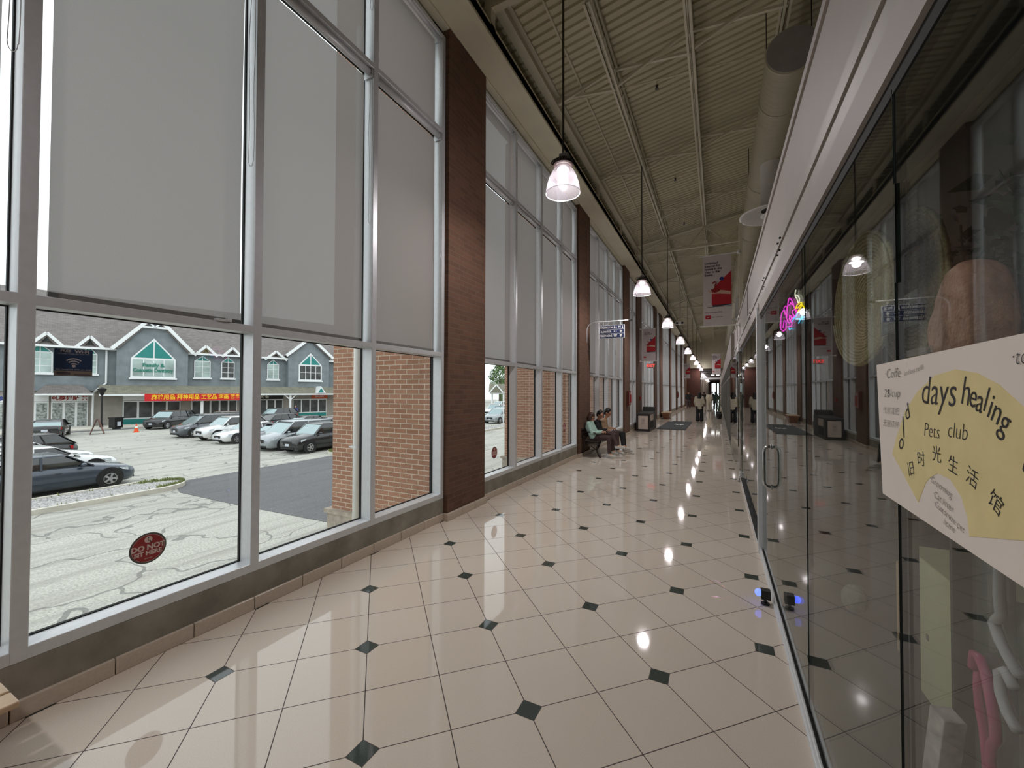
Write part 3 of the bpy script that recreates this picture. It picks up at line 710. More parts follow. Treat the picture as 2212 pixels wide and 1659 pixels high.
def car(kind, p, x, y, heading, label, z=GZ):
    """heading: direction of the nose, degrees from +X; origin on the ground at the car's centre"""
    L, Wd, H, belt, hood, (c0, c1, c2, c3), gc, wr, tail = KINDS_[kind]
    t = thing('car', label, 'car', (x, y, z), math.radians(heading), group=None)
    hw = Wd / 2; X = lambda f: L / 2 - f * L
    # lower body lofted along the length
    st = [(0.0, gc + .12, hood * .72, hw * .74), (0.015, gc + .04, hood * .82, hw * .84), (0.05, gc, hood * .93, hw * .93), (0.12, gc, hood * .99, hw * .985), (c0, gc, belt, hw), (0.5, gc, belt + .02, hw),
          (0.80, gc, belt + .02, hw * .995), (0.93, gc, tail, hw * .95), (0.985, gc + .06, tail * .97, hw * .86), (1.0, gc + .14, tail * .86, hw * .78)]
    b = MB(); R_ = 10
    for f, zl, zh, w in st:
        xx = X(f); zm = (zl + zh) * .52
        b.v += [(xx, 0, zl), (xx, w * .8, zl), (xx, w * .96, zl + .10), (xx, w, zm), (xx, w * .965, zh - .06), (xx, w * .86, zh), (xx, 0, zh + .035), (xx, -w * .86, zh), (xx, -w * .965, zh - .06), (xx, -w, zm), (xx, -w * .96, zl + .10), (xx, -w * .8, zl)]
    R_ = 12
    for i in range(len(st) - 1):
        for k in range(R_): b.f.append((i * R_ + k, i * R_ + (k + 1) % R_, (i + 1) * R_ + (k + 1) % R_, (i + 1) * R_ + k))
    b.f.append(tuple(range(R_))); b.f.append(tuple((len(st) - 1) * R_ + k for k in range(R_))[::-1])
    if kind == 'pickup': pass
    b.build('body', p, t, smooth=True)
    # cabin: roof shell, glass just under it
    rw = hw * .78; bw = hw * .93; zr = H; rz_ = H - (.02 if kind != 'sedan' else .0)
    A = [(X(c0), bw), (X(c1), rw), (X(c2), rw), (X(c3), bw)]
    g = MB().hexa([(X(c0), -bw, belt - .03), (X(c0), bw, belt - .03), (X(c3), bw, belt - .03), (X(c3), -bw, belt - .03), (X(c1), -rw, zr - .05), (X(c1), rw, zr - .05), (X(c2), rw, zr - .05), (X(c2), -rw, zr - .05)])
    g.build('windows', m_carglass, t, bevel=0.07, seg=3, smooth=True)
    we = .012; MB().add([(X(c0) + we, -bw * .93, belt), (X(c0) + we, bw * .93, belt), (X(c1) + we * 3, rw * .93, zr - .085), (X(c1) + we * 3, -rw * .93, zr - .085)], [(0, 1, 2, 3)]).build('windscreen', m_screen, t)
    MB().add([(X(c3) - we, -bw * .93, belt), (X(c3) - we, bw * .93, belt), (X(c2) - we * 3, rw * .93, zr - .085), (X(c2) - we * 3, -rw * .93, zr - .085)], [(0, 1, 2, 3)]).build('rear_window', m_carglass if kind != 'sedan' else m_screen, t)
    rf = MB(); xm = (X(c1) + X(c2)) / 2
    rf.hexa([(X(c1) + .10, -rw - .012, zr - .075), (X(c1) + .10, rw + .012, zr - .075), (X(c2) - .06, rw + .012, zr - .075), (X(c2) - .06, -rw - .012, zr - .075),
             (X(c1) - .10, -rw * .88, zr), (X(c1) - .10, rw * .88, zr), (X(c2) + .12, rw * .88, zr - .01), (X(c2) + .12, -rw * .88, zr - .01)])
    rf.build('roof', p, t, bevel=0.055, seg=3, smooth=True)
    for s in (-1, 1):
        pl = MB(); e = .012
        def P(u, v):  # point on the side glass, u along, v up
            xa = X(c0) + (X(c3) - X(c0)) * u; xb = X(c1) + (X(c2) - X(c1)) * u
            return Vector((xa + (xb - xa) * v, s * (bw + (rw - bw) * v + e), belt - .03 + (zr - .05 - belt + .03) * v))
        for u in (0.0, 0.36, 0.66, 1.0) if kind in ('suv', 'van', 'hatch') else (0.0, 0.47, 1.0): pl.bar(P(u, 0), P(u, 1), 0.055 if 0 < u < 1 else 0.09, 0.03)
        pl.build('window_pillar', p, t)
        MB().ball((X(c0) - .32, s * (hw + .06), belt + .06), (.09, .10, .07), 8, 6).build('wing_mirror', p, t, smooth=True)
        MB().box(X(.47) - .08, X(.47) + .08, s * hw * .985 - .015, s * hw * .985 + .02, belt - .17, belt - .145).build('door_handle', p, t)
        for f in (.175, .80):
            wx = X(f); w = MB(); w.cyl((wx, s * (hw - .20), wr), (wx, s * (hw + .005), wr), wr, n=28)
            wo = w.build('wheel', m_tyre, t, bevel=0.02)
            rm = MB().cyl((wx, s * (hw - .02), wr), (wx, s * (hw + .010), wr), wr * .60, n=24); rm.build('wheel_rim', m_rim, wo, smooth=False)
            sp = MB()
            for q in range(5):
                a = 2 * PI * (q + .5) / 5; ca, sa = math.cos(a), math.sin(a); sp.prism([(wx + ca * wr * .22 - sa * .02, wr + sa * wr * .22 + ca * .02), (wx + math.cos(a + .38) * wr * .56, wr + math.sin(a + .38) * wr * .56), (wx + math.cos(a - .38) * wr * .56, wr + math.sin(a - .38) * wr * .56), (wx + ca * wr * .22 + sa * .02, wr + sa * wr * .22 - ca * .02)], 'y', s * (hw + .011), s * (hw + .014))
            sp.build('rim_opening', m_tyre, wo)
            MB().cyl((wx, s * (hw - .03), wr + .03), (wx, s * (hw + .002), wr + .03), wr * 1.17, n=28).build('wheel_arch', m_black, t)
        MB().hexa([(X(.012), s * hw * .48, hood * .70), (X(.055), s * hw * .93, hood * .72), (X(.10), s * hw * .985, hood * .80), (X(.03), s * hw * .5, hood * .78),
                   (X(.018), s * hw * .48, hood * .82), (X(.06), s * hw * .93, hood * .86), (X(.12), s * hw * .99, hood * .90), (X(.05), s * hw * .5, hood * .86)]).build('headlamp', m_lamp, t)
        MB().hexa([(X(.995), s * hw * .5, tail * .72), (X(.955), s * hw * .93, tail * .72), (X(.93), s * hw * .96, tail * .74), (X(.97), s * hw * .5, tail * .74),
                   (X(.99), s * hw * .45, tail * .88), (X(.95), s * hw * .92, tail * .9), (X(.92), s * hw * .955, tail * .9), (X(.96), s * hw * .45, tail * .88)]).build('tail_lamp', m_tail, t)
    MB().box(X(.0) - .01, X(.0) + .012, -hw * .42, hw * .42, hood * .52, hood * .74).build('grille', m_blackmetal, t, bevel=0.01)
    MB().box(X(.0) - .06, X(.0) + .02, -hw * .62, hw * .62, gc + .06, gc + .16).build('air_intake', m_black, t)
    MB().box(X(.0), X(.0) + .022, -.16, .16, hood * .46, hood * .60).build('number_plate', m_plate, t)
    MB().box(X(1.0) - .02, X(1.0) + .03, -.16, .16, tail * .60, tail * .74).build('number_plate', m_plate, t)
    return t
car('sedan', P_BLUE, -21.45, 5.45, 91, 'slate blue sedan nearest the windows, nose by the island tip')
car('sedan', P_WHITE, -24.7, 6.05, 91, 'white sedan parked just behind the slate blue sedan')
car('sedan', P_WHITE, -27.5, 6.2, 91, 'second white sedan, showing only its roof behind the white sedan')
car('hatch', P_BLACK, -30.4, 6.6, -89, 'black hatchback with a tall red tail lamp, third row from the windows')
car('sedan', P_WHITE, -34.0, 6.4, 91, 'white car showing only a corner left of the dark rear-facing sedan')
car('sedan', P_BLACK, -47.0, 12.3, 158, 'dark sedan seen from behind near the pottery shop')
car('suv', P_BLACK, -48.3, 20.8, -62, 'black off-road wagon facing the windows beside the orange cone')
car('suv', P_TAN, -42.0, 22.4, -92, 'brownish grey wagon at the back left of the parked row')
car('van', P_GREY, -37.5, 18.9, -90, 'dark grey people carrier at the left end of the parked row')
car('suv', P_WHITE, -33.6, 18.5, -90, 'white crossover with black grille, second in the parked row')
car('sedan', P_WHITE, -30.5, 18.1, -90, 'white hatch saloon cut off by the window upright')
car('sedan', P_NAVY, -27.5, 18.2, -90, 'navy saloon tucked beside the silver people carrier')
car('van', P_SILVER, -24.8, 17.7, -90, 'silver people carrier facing the windows in the parked row')
car('suv', P_BLACK, -22.3, 17.6, -90, 'black crossover with framed grille at the near end of the parked row')
car('sedan', P_BLACK, -33.9, 25.5, 90, 'black saloon in the second row, behind the white crossover')
car('sedan', P_RED, -30.4, 25.4, 90, 'dark red saloon in the second row')
car('sedan', P_WHITE, -27.0, 25.4, 90, 'white saloon in the second row with an open boot lid')
car('hatch', P_BLACK, -37.4, 25.4, 90, 'black hatchback in the second row, left end')
car('suv', P_BLACK, -45.0, 29.5, -80, 'black wagon parked in front of the middle shops')
car('sedan', P_WHITE, -38.2, 33.8, -150, 'white saloon in the far lane before the bakery')
car('pickup', P_BLACK, -42.0, 39.5, -100, 'black pickup truck by the brick pier, far side')
car('suv', P_SILVER, -22.9, 42.2, -92, 'silver crossover with dark trim seen through the second window bay')
car('pickup', P_WHITE, -28.6, 52.0, -92, 'white pickup truck seen through the second window bay')
car('suv', P_BLUE, -26.4, 49.5, -92, 'blue grey wagon beside the white pickup truck')
car('suv', P_WHITE, -38.0, 70.0, -92, 'white wagon far away near the gazebo')
car('sedan', P_WHITE, -33.0, 74.0, -92, 'white saloon far away near the gazebo')
car('van', P_SILVER, -29.0, 76.0, -92, 'silver van far away near the gazebo')

# ------------------------------------------------------------ building across the car park
FD = Vector((0.27417418, 0.96168005)); FA = (-56.575, 16.728)
bld = thing('shop_building', 'grey two storey plaza with white gables, shingle roofs and teal windows', 'building', (FA[0], FA[1], 0), math.atan2(FD.y, FD.x))
m_stucco = mat('blue_grey_stucco', (128, 136, 140), 0.9, var=0.14, scale=1.5)
m_block = mat('grey_block_wall', (160, 154, 146), 0.9, var=0.1, scale=2)
m_shing = shingle_material('weathered_shingles', (140, 134, 130), (116, 110, 108)); m_shing2 = shingle_material('mossy_shingles', (146, 144, 122), (120, 118, 108))
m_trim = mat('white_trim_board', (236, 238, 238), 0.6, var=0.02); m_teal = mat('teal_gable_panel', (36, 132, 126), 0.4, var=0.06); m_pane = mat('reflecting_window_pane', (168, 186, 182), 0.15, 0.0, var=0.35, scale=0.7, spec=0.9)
m_shopdark = mat('shop_display_dark', (72, 74, 74), 0.3, var=0.6, scale=1.2)
def bp(name, mb, m, parent=bld, **k): return mb.build(name, m, parent, **k)
bp('upper_wall', MB().box(-14, 34, 0.0, 8, 1.6, 6.3), m_stucco)
bp('lower_wall', MB().box(-14, 34, 0.35, 8, GZ, 1.7), m_block)
bp('main_roof', MB().prism([(-0.7, 5.95), (8.5, 12.6), (17, 5.95)], 'x', -14.5, 34.5), m_shing)
def gable(s0, s1, sp, zf, zp, y0, tw=0.34, truss=False, wall=True, wz=2.1):
    if wall: bp('gable_wall', MB().prism([(s0 + .25, wz), (s1 - .25, wz), (s1 - .25, zf), (sp, zp - .15), (s0 + .25, zf)], 'y', y0, 4), m_stucco)
    bp('gable_roof', MB().prism([(s0 - .1, zf), (sp, zp), (s1 + .1, zf), (s1 - .35, zf), (sp, zp - .35), (s0 + .35, zf)], 'y', y0 - .35, 7), m_shing)
    b1 = MB()
    for a, b in (((s0 - .15, zf - .05), (sp, zp)), ((s1 + .15, zf - .05), (sp, zp))): b1.bar((a[0], y0 - .42, a[1]), (b[0], y0 - .42, b[1]), 0.12, tw, up=(0, 0, 1))
    bp('barge_board', b1, m_trim)
    if truss:
        q = MB(); zz = zp - 1.35; hwid = (s1 - s0) / 2 * 1.35 / (zp - zf)
        q.bar((sp - hwid, y0 - .4, zz), (sp + hwid, y0 - .4, zz), .1, .2); q.bar((sp, y0 - .4, zz), (sp - hwid * .5, y0 - .4, zz + .65), .1, .16); q.bar((sp, y0 - .4, zz), (sp + hwid * .5, y0 - .4, zz + .65), .1, .16)
        bp('gable_truss', q, m_trim)
gable(2.3, 8.6, 5.45, 5.95, 9.75, -0.9, truss=True)
gable(18.6, 24.4, 21.5, 6.3, 8.9, -0.9)
for s0, s1, zf, zp in ((-3.1, -1.3, 5.95, 7.1), (-0.2, 1.5, 5.9, 7.05), (9.1, 11.0, 5.75, 6.85), (11.75, 13.6, 5.75, 6.85), (16.3, 18.6, 5.7, 6.75), (25.2, 27.2, 5.8, 6.9), (-8, -6, 5.95, 7.1)):
    gable(s0, s1, (s0 + s1) / 2, zf, zp, -0.25, wall=False, tw=.26)
    bp('gable_infill', MB().prism([(s0 + .2, zf - .1), (s1 - .2, zf - .1), ((s0 + s1) / 2, zp - .2)], 'y', -0.1, 2), m_stucco)
bp('eave_gutter', MB().box(-14, 34, -0.75, -0.55, 5.78, 5.98), m_trim)
def bwin(s0, s1, z0, zr, zp, y, nx, nz, lettering=None, dark=False):
    w = MB().prism([(s0, z0), (s1, z0), (s1, zr), ((s0 + s1) / 2, zp), (s0, zr)], 'y', y - .10, y + .05); f = bp('window_frame', w, m_trim)
    e = .16 if s1 - s0 > 2 else .09
    p = MB().box(s0 + e, s1 - e, y - .13, y - .10, z0 + e, zr - e * .6); bp('pane', p, m_shopdark if dark else m_pane, f)
    tl = MB(); c = (s0 + s1) / 2
    tl.add([(s0 + e * 1.6, y - .125, zr + e * .6), (c - e * .4, y - .125, zr + e * .6), (c - e * .4, y - .125, zp - e * 1.8)], [(0, 1, 2)]); tl.add([(s1 - e * 1.6, y - .125, zr + e * .6), (c + e * .4, y - .125, zr + e * .6), (c + e * .4, y - .125, zp - e * 1.8)], [(0, 2, 1)])
    bp('teal_panel', tl, m_teal, f)
    mu = MB()
    for i in range(1, nx): xx = s0 + e + (s1 - s0 - 2 * e) * i / nx; mu.box(xx - .03, xx + .03, y - .15, y - .12, z0 + e, zr - e * .5)
    for i in range(1, nz): zz = z0 + e + (zr - z0 - 1.6 * e) * i / nz; mu.box(s0 + e, s1 - e, y - .145, y - .12, zz - .02, zz + .02)
    bp('glazing_bar', mu, m_trim, f)
    bp('window_sill', MB().box(s0 - .12, s1 + .12, y - .25, y + .02, z0 - .16, z0 + .02), m_trim, f)
    return f
bwin(3.6, 7.25, 3.0, 5.05, 7.25, -0.95, 4, 1)
bwin(20.1, 23.1, 3.05, 5.15, 6.8, -0.95, 4, 2, dark=True)
for s0, s1 in ((-3.4, -1.8), (0.0, 1.2)): bwin(s0, s1, 3.3, 5.3, 6.1, -0.02, 2, 3)
for s0, s1, d in ((9.05, 10.6, False), (11.65, 13.0, True), (16.6, 17.95, False), (25.4, 26.8, False), (-7.7, -6.4, False)): bwin(s0, s1, 3.15, 5.1, 5.75, -0.02, 2, 3, dark=d)
tx = text_mb('Family &', 0.52, bold=0.02).tf(T(5.4, -1.12, 4.35) @ FACE_Y); tx.merge(text_mb('Cosmetic Dentistry', 0.52, bold=0.02, sx=0.78).tf(T(5.4, -1.12, 3.8) @ FACE_Y))
bp('window_lettering', tx, mat('green_lettering', (46, 128, 110), 0.6, var=0))
# awning roofs
bp('awning_roof', MB().prism([(-0.9, 2.2), (-2.3, 1.32), (-2.3, 1.22), (0.3, 1.22), (0.3, 2.2)], 'x', 1.3, 34), m_shing2)
bp('awning_roof', MB().add([(-2.9, -1.8, 1.3), (0.9, -1.8, 1.3), (0.2, -.2, 2.2), (-2.2, -.2, 2.2), (-2.9, 0, 1.3), (0.9, 0, 1.3)], [(0, 1, 2, 3), (0, 3, 4), (1, 5, 2), (0, 4, 5, 1), (3, 2, 5, 4)]), m_shing)
bp('awning_fascia', MB().box(1.3, 34, -2.36, -2.28, 1.12, 1.3).box(-2.9, 0.9, -1.86, -1.78, 1.18, 1.34), m_trim)
bp('porch_gable', MB().prism([(21.8, 1.35), (23.1, 1.35), (22.45, 2.3)], 'y', -2.5, -1), m_trim)
bp('porch_gable_panel', MB().prism([(22.05, 1.43), (22.85, 1.43), (22.45, 2.05)], 'y', -2.53, -2.5), m_teal)
bp('rainwater_pipe', MB().tube([(1.85, -.15, 6.0), (1.85, -.15, 2.4), (1.2, -.9, 1.75), (0.95, -.2, 1.4), (0.9, -.2, GZ)], 0.09, 10), m_trim)
def shopfront(s0, s1, sign, fg, n, dark=m_shopdark, base=m_teal, signmat=None, z1=0.55):
    f = bp('shop_window', MB().box(s0, s1, 0.2, 0.36, GZ, z1), m_trim)
    w = (s1 - s0) / n
    for i in range(n): bp('pane', MB().box(s0 + w * i + .09, s0 + w * (i + 1) - .09, 0.17, 0.2, GZ + (.75 if base else .12), z1 - .12), dark, f)
    if base: bp('teal_base_panel', MB().box(s0 + .05, s1 - .05, 0.17, 0.2, GZ + .05, GZ + .62), base, f)
    if sign: 
        sg = bp('shop_sign', MB().box(s0, s1, 0.08, 0.34, z1 + .04, 1.12), signmat or m_trim)
        bp('sign_lettering', text_mb(sign, 0.46, bold=0.015).tf(T((s0 + s1) / 2, 0.07, (z1 + 1.16) / 2) @ FACE_Y), mat('lettering_' + fg[0], fg[1], 0.6, var=0), sg)
m_crock = mat('pottery_display', (150, 156, 152), 0.3, var=0.75, scale=5)
shopfront(-6.4, -2.0, '農業公司', ('blue', (46, 60, 130)), 5, m_crock, None)
shopfront(-1.85, 0.62, '虬夢翅肚 茶', ('red', (150, 50, 40)), 3, m_crock, None)
shopfront(3.15, 7.9, '中', ('dark', (50, 50, 50)), 4)
shopfront(8.9, 13.4, None, None, 5, base=None)
shopfront(13.8, 18.6, '海鮮餐', ('pale', (210, 205, 195)), 5, base=None, signmat=m_blackmetal)
shopfront(19.8, 24.3, '', ('dark', (50, 50, 50)), 4)
bp('bakery_sign', MB().box(22.2, 24.4, 0.02, 0.1, .62, 1.12), mat('orange_sign', (196, 84, 52), 0.6))
bp('bakery_sign_lettering', text_mb('BAKERY', 0.34).tf(T(23.3, 0.0, .87) @ FACE_Y), m_trim)
for s, b_ in ((9.5, 0), (13.6, 0), (18.75, 1)):
    bp('porch_post', MB().cyl((s, -2.0, GZ), (s, -2.0, 1.2), .14, n=12).box(s - .2, s + .2, -2.2, -1.8, GZ, GZ + .5), m_trim, smooth=False)
    if b_: 
        for q in (-1, 1): bp('porch_brace', MB().bar((s, -2.0, .5), (s + q * .75, -2.0, 1.2), .12), m_trim)
ban = bp('red_banner', MB().box(4.6, 14.3, -2.44, -2.40, 0.55, 1.32), mat('red_banner_cloth', (205, 34, 28), 0.7, var=0.06))
bp('banner_lettering', text_mb('麻将用品 拜神用品 工艺品 字画 貓參 中', 0.56, bold=0.012, sx=0.88).tf(T(9.4, -2.45, 0.93) @ FACE_Y), mat('yellow_lettering', (250, 205, 40), 0.6, var=0), ban)
# glass stair tower further left, white framing
tw = thing('stair_tower', 'white framed glass stair tower at the left edge of the plaza', 'building', (-52.6, 2.2, GZ), math.atan2(FD.y, FD.x))
MB().box(-9, -1.2, 0.0, 5, 0, 7.6).build('glass_wall', m_pane, tw)
g = MB()
for i in range(8): g.box(-9 + i * 1.1, -8.86 + i * 1.1, -.1, .02, 0, 7.6)
for z in (0, 1.0, 2.0, 3.0, 4.2, 4.9, 5.6, 6.4, 7.2): g.box(-9, -1.2, -.12, .02, z, z + .14)
g.bar((-9, -.15, 3.1), (-5.2, -.15, 5.8), .1, .22); g.bar((-5.2, -.15, 5.8), (-1.2, -.15, 3.1), .1, .22); g.bar((-9, -.15, 5.8), (-5.2, -.15, 3.1), .1, .22); g.bar((-5.2, -.15, 3.1), (-1.2, -.15, 5.8), .1, .22)
g.build('framing', m_trim, tw)
MB().prism([(-9.8, 7.4), (-.4, 7.4), (-5.1, 10.9)], 'y', -.8, 6).build('gable_roof', m_shing, tw)
q = MB(); q.bar((-9.9, -.85, 7.3), (-5.1, -.85, 10.9), .12, .4); q.bar((-.3, -.85, 7.3), (-5.1, -.85, 10.9), .12, .4); q.bar((-9, -.85, 7.6), (-1, -.85, 7.6), .1, .25); q.bar((-5.1, -.85, 7.6), (-5.1, -.85, 10.6), .1, .2)
q.build('barge_board', m_trim, tw)
struct('sidewalk', MB().prism([(-58.5, 4.5), (-53.9, 3.2), (-45.8, 40.5), (-50, 42)], 'z', GZ, GZ + 0.13), m_kerb)

# street furniture outside
lp = thing('street_lamp', 'dark lantern lamp post between the two shop roofs outside', 'lamp post', (-52.6, 17.1, GZ))
MB().cyl((0, 0, 0), (0, 0, 3.2), .07, n=10).cyl((0, 0, 0), (0, 0, .5), .14, n=10).build('post', m_blackmetal, lp)
MB().lathe([(.1, 3.2), (.34, 3.75), (.36, 3.8), (0.02, 3.95)], n=8).build('lantern', m_blackmetal, lp)
co = thing('traffic_cone', 'orange traffic cone in front of the black off-road wagon', 'traffic cone', (-45.6, 17.1, GZ))
MB().cyl((0, 0, .03), (0, 0, .75), .17, .03, n=14).build('cone_body', mat('orange_plastic', (235, 80, 40), 0.5, var=0), co)
MB().box(-.2, .2, -.2, .2, 0, .04).build('cone_base', mat('orange_plastic', (235, 80, 40)), co)
MB().cyl((0, 0, .38), (0, 0, .52), .105, .08, n=14).build('reflective_band', m_trim, co)
co2 = copy_tree(co); co2.location = (-28.9, 21.9, GZ); co2['label'] = 'orange traffic cone between the rows, left of the white second row saloon'
sb = thing('sandwich_board', 'wooden A-frame sandwich board on the pavement outside', 'sign', (-46.6, 14.9, GZ), math.radians(-22))
for s in (-1, 1): MB().hexa([(-.4, s * .42 - .02, 0), (.4, s * .42 - .02, 0), (.4, s * .42 + .02, 0), (-.4, s * .42 + .02, 0), (-.4, s * .04 - .02, 1.25), (.4, s * .04 - .02, 1.25), (.4, s * .04 + .02, 1.25), (-.4, s * .04 + .02, 1.25)]).build('board', mat('worn_sign_board', (118, 84, 74), 0.7, var=0.5, scale=4), sb)
tb = thing('litter_bin', 'dark square litter bin beside the pottery shop outside', 'bin', (-51.0, 17.6, GZ), 0.3)
MB().box(-.35, .35, -.35, .35, 0, 1.0).build('bin_body', m_blackmetal, tb); MB().box(-.4, .4, -.4, .4, 1.0, 1.12).build('bin_lid', m_blackmetal, tb); MB().box(.36, .37, -.15, .15, .3, .7).build('bin_label', m_plate, tb)
hs = thing('pole_sign', 'pale pole by the far kerb seen through the second window bay', 'pole', (-21.4, 40.2, GZ))
MB().cyl((0, 0, 0), (0, 0, 3.3), .05, n=8).build('pole', m_trim, hs)
# gazebo and trees beyond
gz = thing('gazebo', 'white gabled pavilion among trees at the far end of the car park', 'pavilion', (-50.5, 95.0, GZ), 0.5)
for sx_ in (-3, 0, 3):
    for sy_ in (-2, 2): MB().cyl((sx_, sy_, 0), (sx_, sy_, 3.0), .22, n=8).build('post', m_trim, gz)
MB().box(-3.6, 3.6, -2.6, 2.6, 3.0, 3.35).build('beam', m_trim, gz)
MB().prism([(-2.9, 3.35), (2.9, 3.35), (0, 5.6)], 'x', -3.8, 3.8).build('main_roof', m_shing2, gz)
for sx_ in (-1.9, 1.9):
    MB().prism([(sx_ - 1.7, 3.35), (sx_ + 1.7, 3.35), (sx_, 5.4)], 'y', -3.3, 0).build('gable_roof', m_shing2, gz)
    MB().bar((sx_ - 1.75, -3.35, 3.3), (sx_, -3.35, 5.4), .1, .3).bar((sx_ + 1.75, -3.35, 3.3), (sx_, -3.35, 5.4), .1, .3).build('barge_board', m_trim, gz)
m_leaf = mat('tree_leaves', (92, 120, 66), 0.85, var=0.5, scale=0.6); m_bark = mat('tree_bark', (92, 80, 68), 0.9, var=0.2)
def tree(x, y, h, r, lab, seed):
    rnd = random.Random(seed); t = thing('tree', lab, 'tree', (x, y, GZ), group='trees beyond the car park')
    tr_ = MB().cyl((0, 0, 0), (0, 0, h * .6), .3, .12, n=8)
    for k in range(7): a = rnd.uniform(0, 2 * PI); z = h * rnd.uniform(.3, .6); tr_.cyl((0, 0, z), (r * .6 * math.cos(a), r * .6 * math.sin(a), z + h * .2), .09, .03, n=5)
    tr_.build('trunk', m_bark, t)
    c = MB()
    for k in range(1500):
        a = rnd.uniform(0, 2 * PI); v = rnd.uniform(-1, 1); q = rnd.uniform(.55, 1) ; w = math.sqrt(1 - v * v)
        bx_, by_, bz_ = r * q * w * math.cos(a), r * q * w * math.sin(a), h * .62 + h * .38 * q * v
        bx_ *= 1 - .35 * max(0, v); by_ *= 1 - .35 * max(0, v); s = rnd.uniform(.18, .4); e = [Vector((rnd.uniform(-s, s), rnd.uniform(-s, s), rnd.uniform(-s, s))) for _ in range(4)]; p0 = Vector((bx_, by_, bz_))
        c.add([p0 + e[0], p0 + e[1], p0 - e[0], p0 - e[1]], [(0, 1, 2, 3)])
    c.build('crown', m_leaf, t)
for i, (x, y, h, r) in enumerate([(-72, 112, 12, 3.9), (-63.5, 117, 13.5, 3.8), (-55, 119, 12, 4.0), (-46.5, 114, 13, 3.8), (-38.5, 108, 11, 3.6), (-79, 104, 10, 3.6)]):
    tree(x, y, h, r, f'green tree beyond the pavilion, {ORD[i]} of the row from the left', 10 + i)
far = MB().box(-70, -30, 128, 132, GZ, 6)
struct('wood_edge', far, mat('distant_wood', (84, 108, 66), 0.95, var=0.5, scale=0.3))
for i, (x, y, h, r) in enumerate([(-6.0, 120, 12, 4.2), (4.5, 124, 11, 4.2)]): tree(x, y, h, r, ['green tree outside the far end doors, left one', 'green tree outside the far end doors, right one'][i], 30 + i)
struct('ground', MB().box(-8, 8, 100.3, 140, -0.3, -0.05), m_pave)
# passer-by outside is added with the other people
# ============================================================ lamps, signs, furniture
NEON = {'pinkcat': [(-0.044, 2.187), (-0.045, 2.249), (-0.031, 2.292), (-0.0, 2.31), (0.003, 2.328), (0.025, 2.334), (0.046, 2.319), (0.057, 2.349), (0.068, 2.38), (0.081, 2.384), (0.104, 2.363), (0.124, 2.332), (0.141, 2.294), (0.158, 2.279), (0.174, 2.258)], 'pink2': [(-0.043, 2.233), (-0.055, 2.204), (-0.044, 2.165), (-0.011, 2.145), (0.022, 2.155), (0.028, 2.196), (0.023, 2.221), (0.004, 2.228), (-0.005, 2.202), (-0.016, 2.173)], 'pink3': [(0.003, 2.307), (0.024, 2.269), (0.039, 2.236), (0.055, 2.207), (0.07, 2.195), (0.101, 2.202), (0.106, 2.181), (0.095, 2.168), (0.038, 2.171)], 'pink4': [(0.046, 2.319), (0.04, 2.278), (0.037, 2.249)], 'pink5': [(0.076, 2.251), (0.071, 2.225), (0.086, 2.21), (0.101, 2.222), (0.092, 2.248), (0.076, 2.251)], 'pink6': [(0.101, 2.222), (0.127, 2.232), (0.157, 2.241), (0.172, 2.256), (0.148, 2.281), (0.118, 2.284), (0.112, 2.264), (0.132, 2.243)], 'pink7': [(0.062, 2.336), (0.08, 2.33), (0.088, 2.346), (0.103, 2.334), (0.128, 2.319)], 'white': [(0.16, 2.425), (0.15, 2.402), (0.154, 2.377), (0.174, 2.356), (0.185, 2.325)], 'white2': [(0.155, 2.389), (0.179, 2.38), (0.203, 2.355), (0.202, 2.332), (0.188, 2.324)], 'yellow': [(0.153, 2.285), (0.173, 2.31), (0.207, 2.32), (0.23, 2.315), (0.235, 2.297), (0.206, 2.277), (0.179, 2.257)], 'yellow2': [(0.235, 2.297), (0.255, 2.279), (0.262, 2.266), (0.23, 2.262)], 'yellow3': [(0.153, 2.294), (0.177, 2.286), (0.23, 2.309)], 'wline': [(0.177, 2.255), (0.23, 2.259), (0.285, 2.255), (0.278, 2.233), (0.275, 2.205)], 'blue': [(0.106, 2.201), (0.127, 2.215), (0.229, 2.203), (0.27, 2.209)], 'blue2': [(0.127, 2.221), (0.157, 2.23), (0.179, 2.251)], 'blue3': [(0.248, 2.252), (0.219, 2.204), (0.19, 2.173)], 'blue4': [(0.262, 2.247), (0.238, 2.212), (0.242, 2.192), (0.214, 2.2)], 'blue5': [(0.064, 2.158), (0.077, 2.144), (0.1, 2.152)]}
m_shade = shade_material(); m_bulb = emissive('lamp_bulb_glow', (255, 244, 240), 5.0)
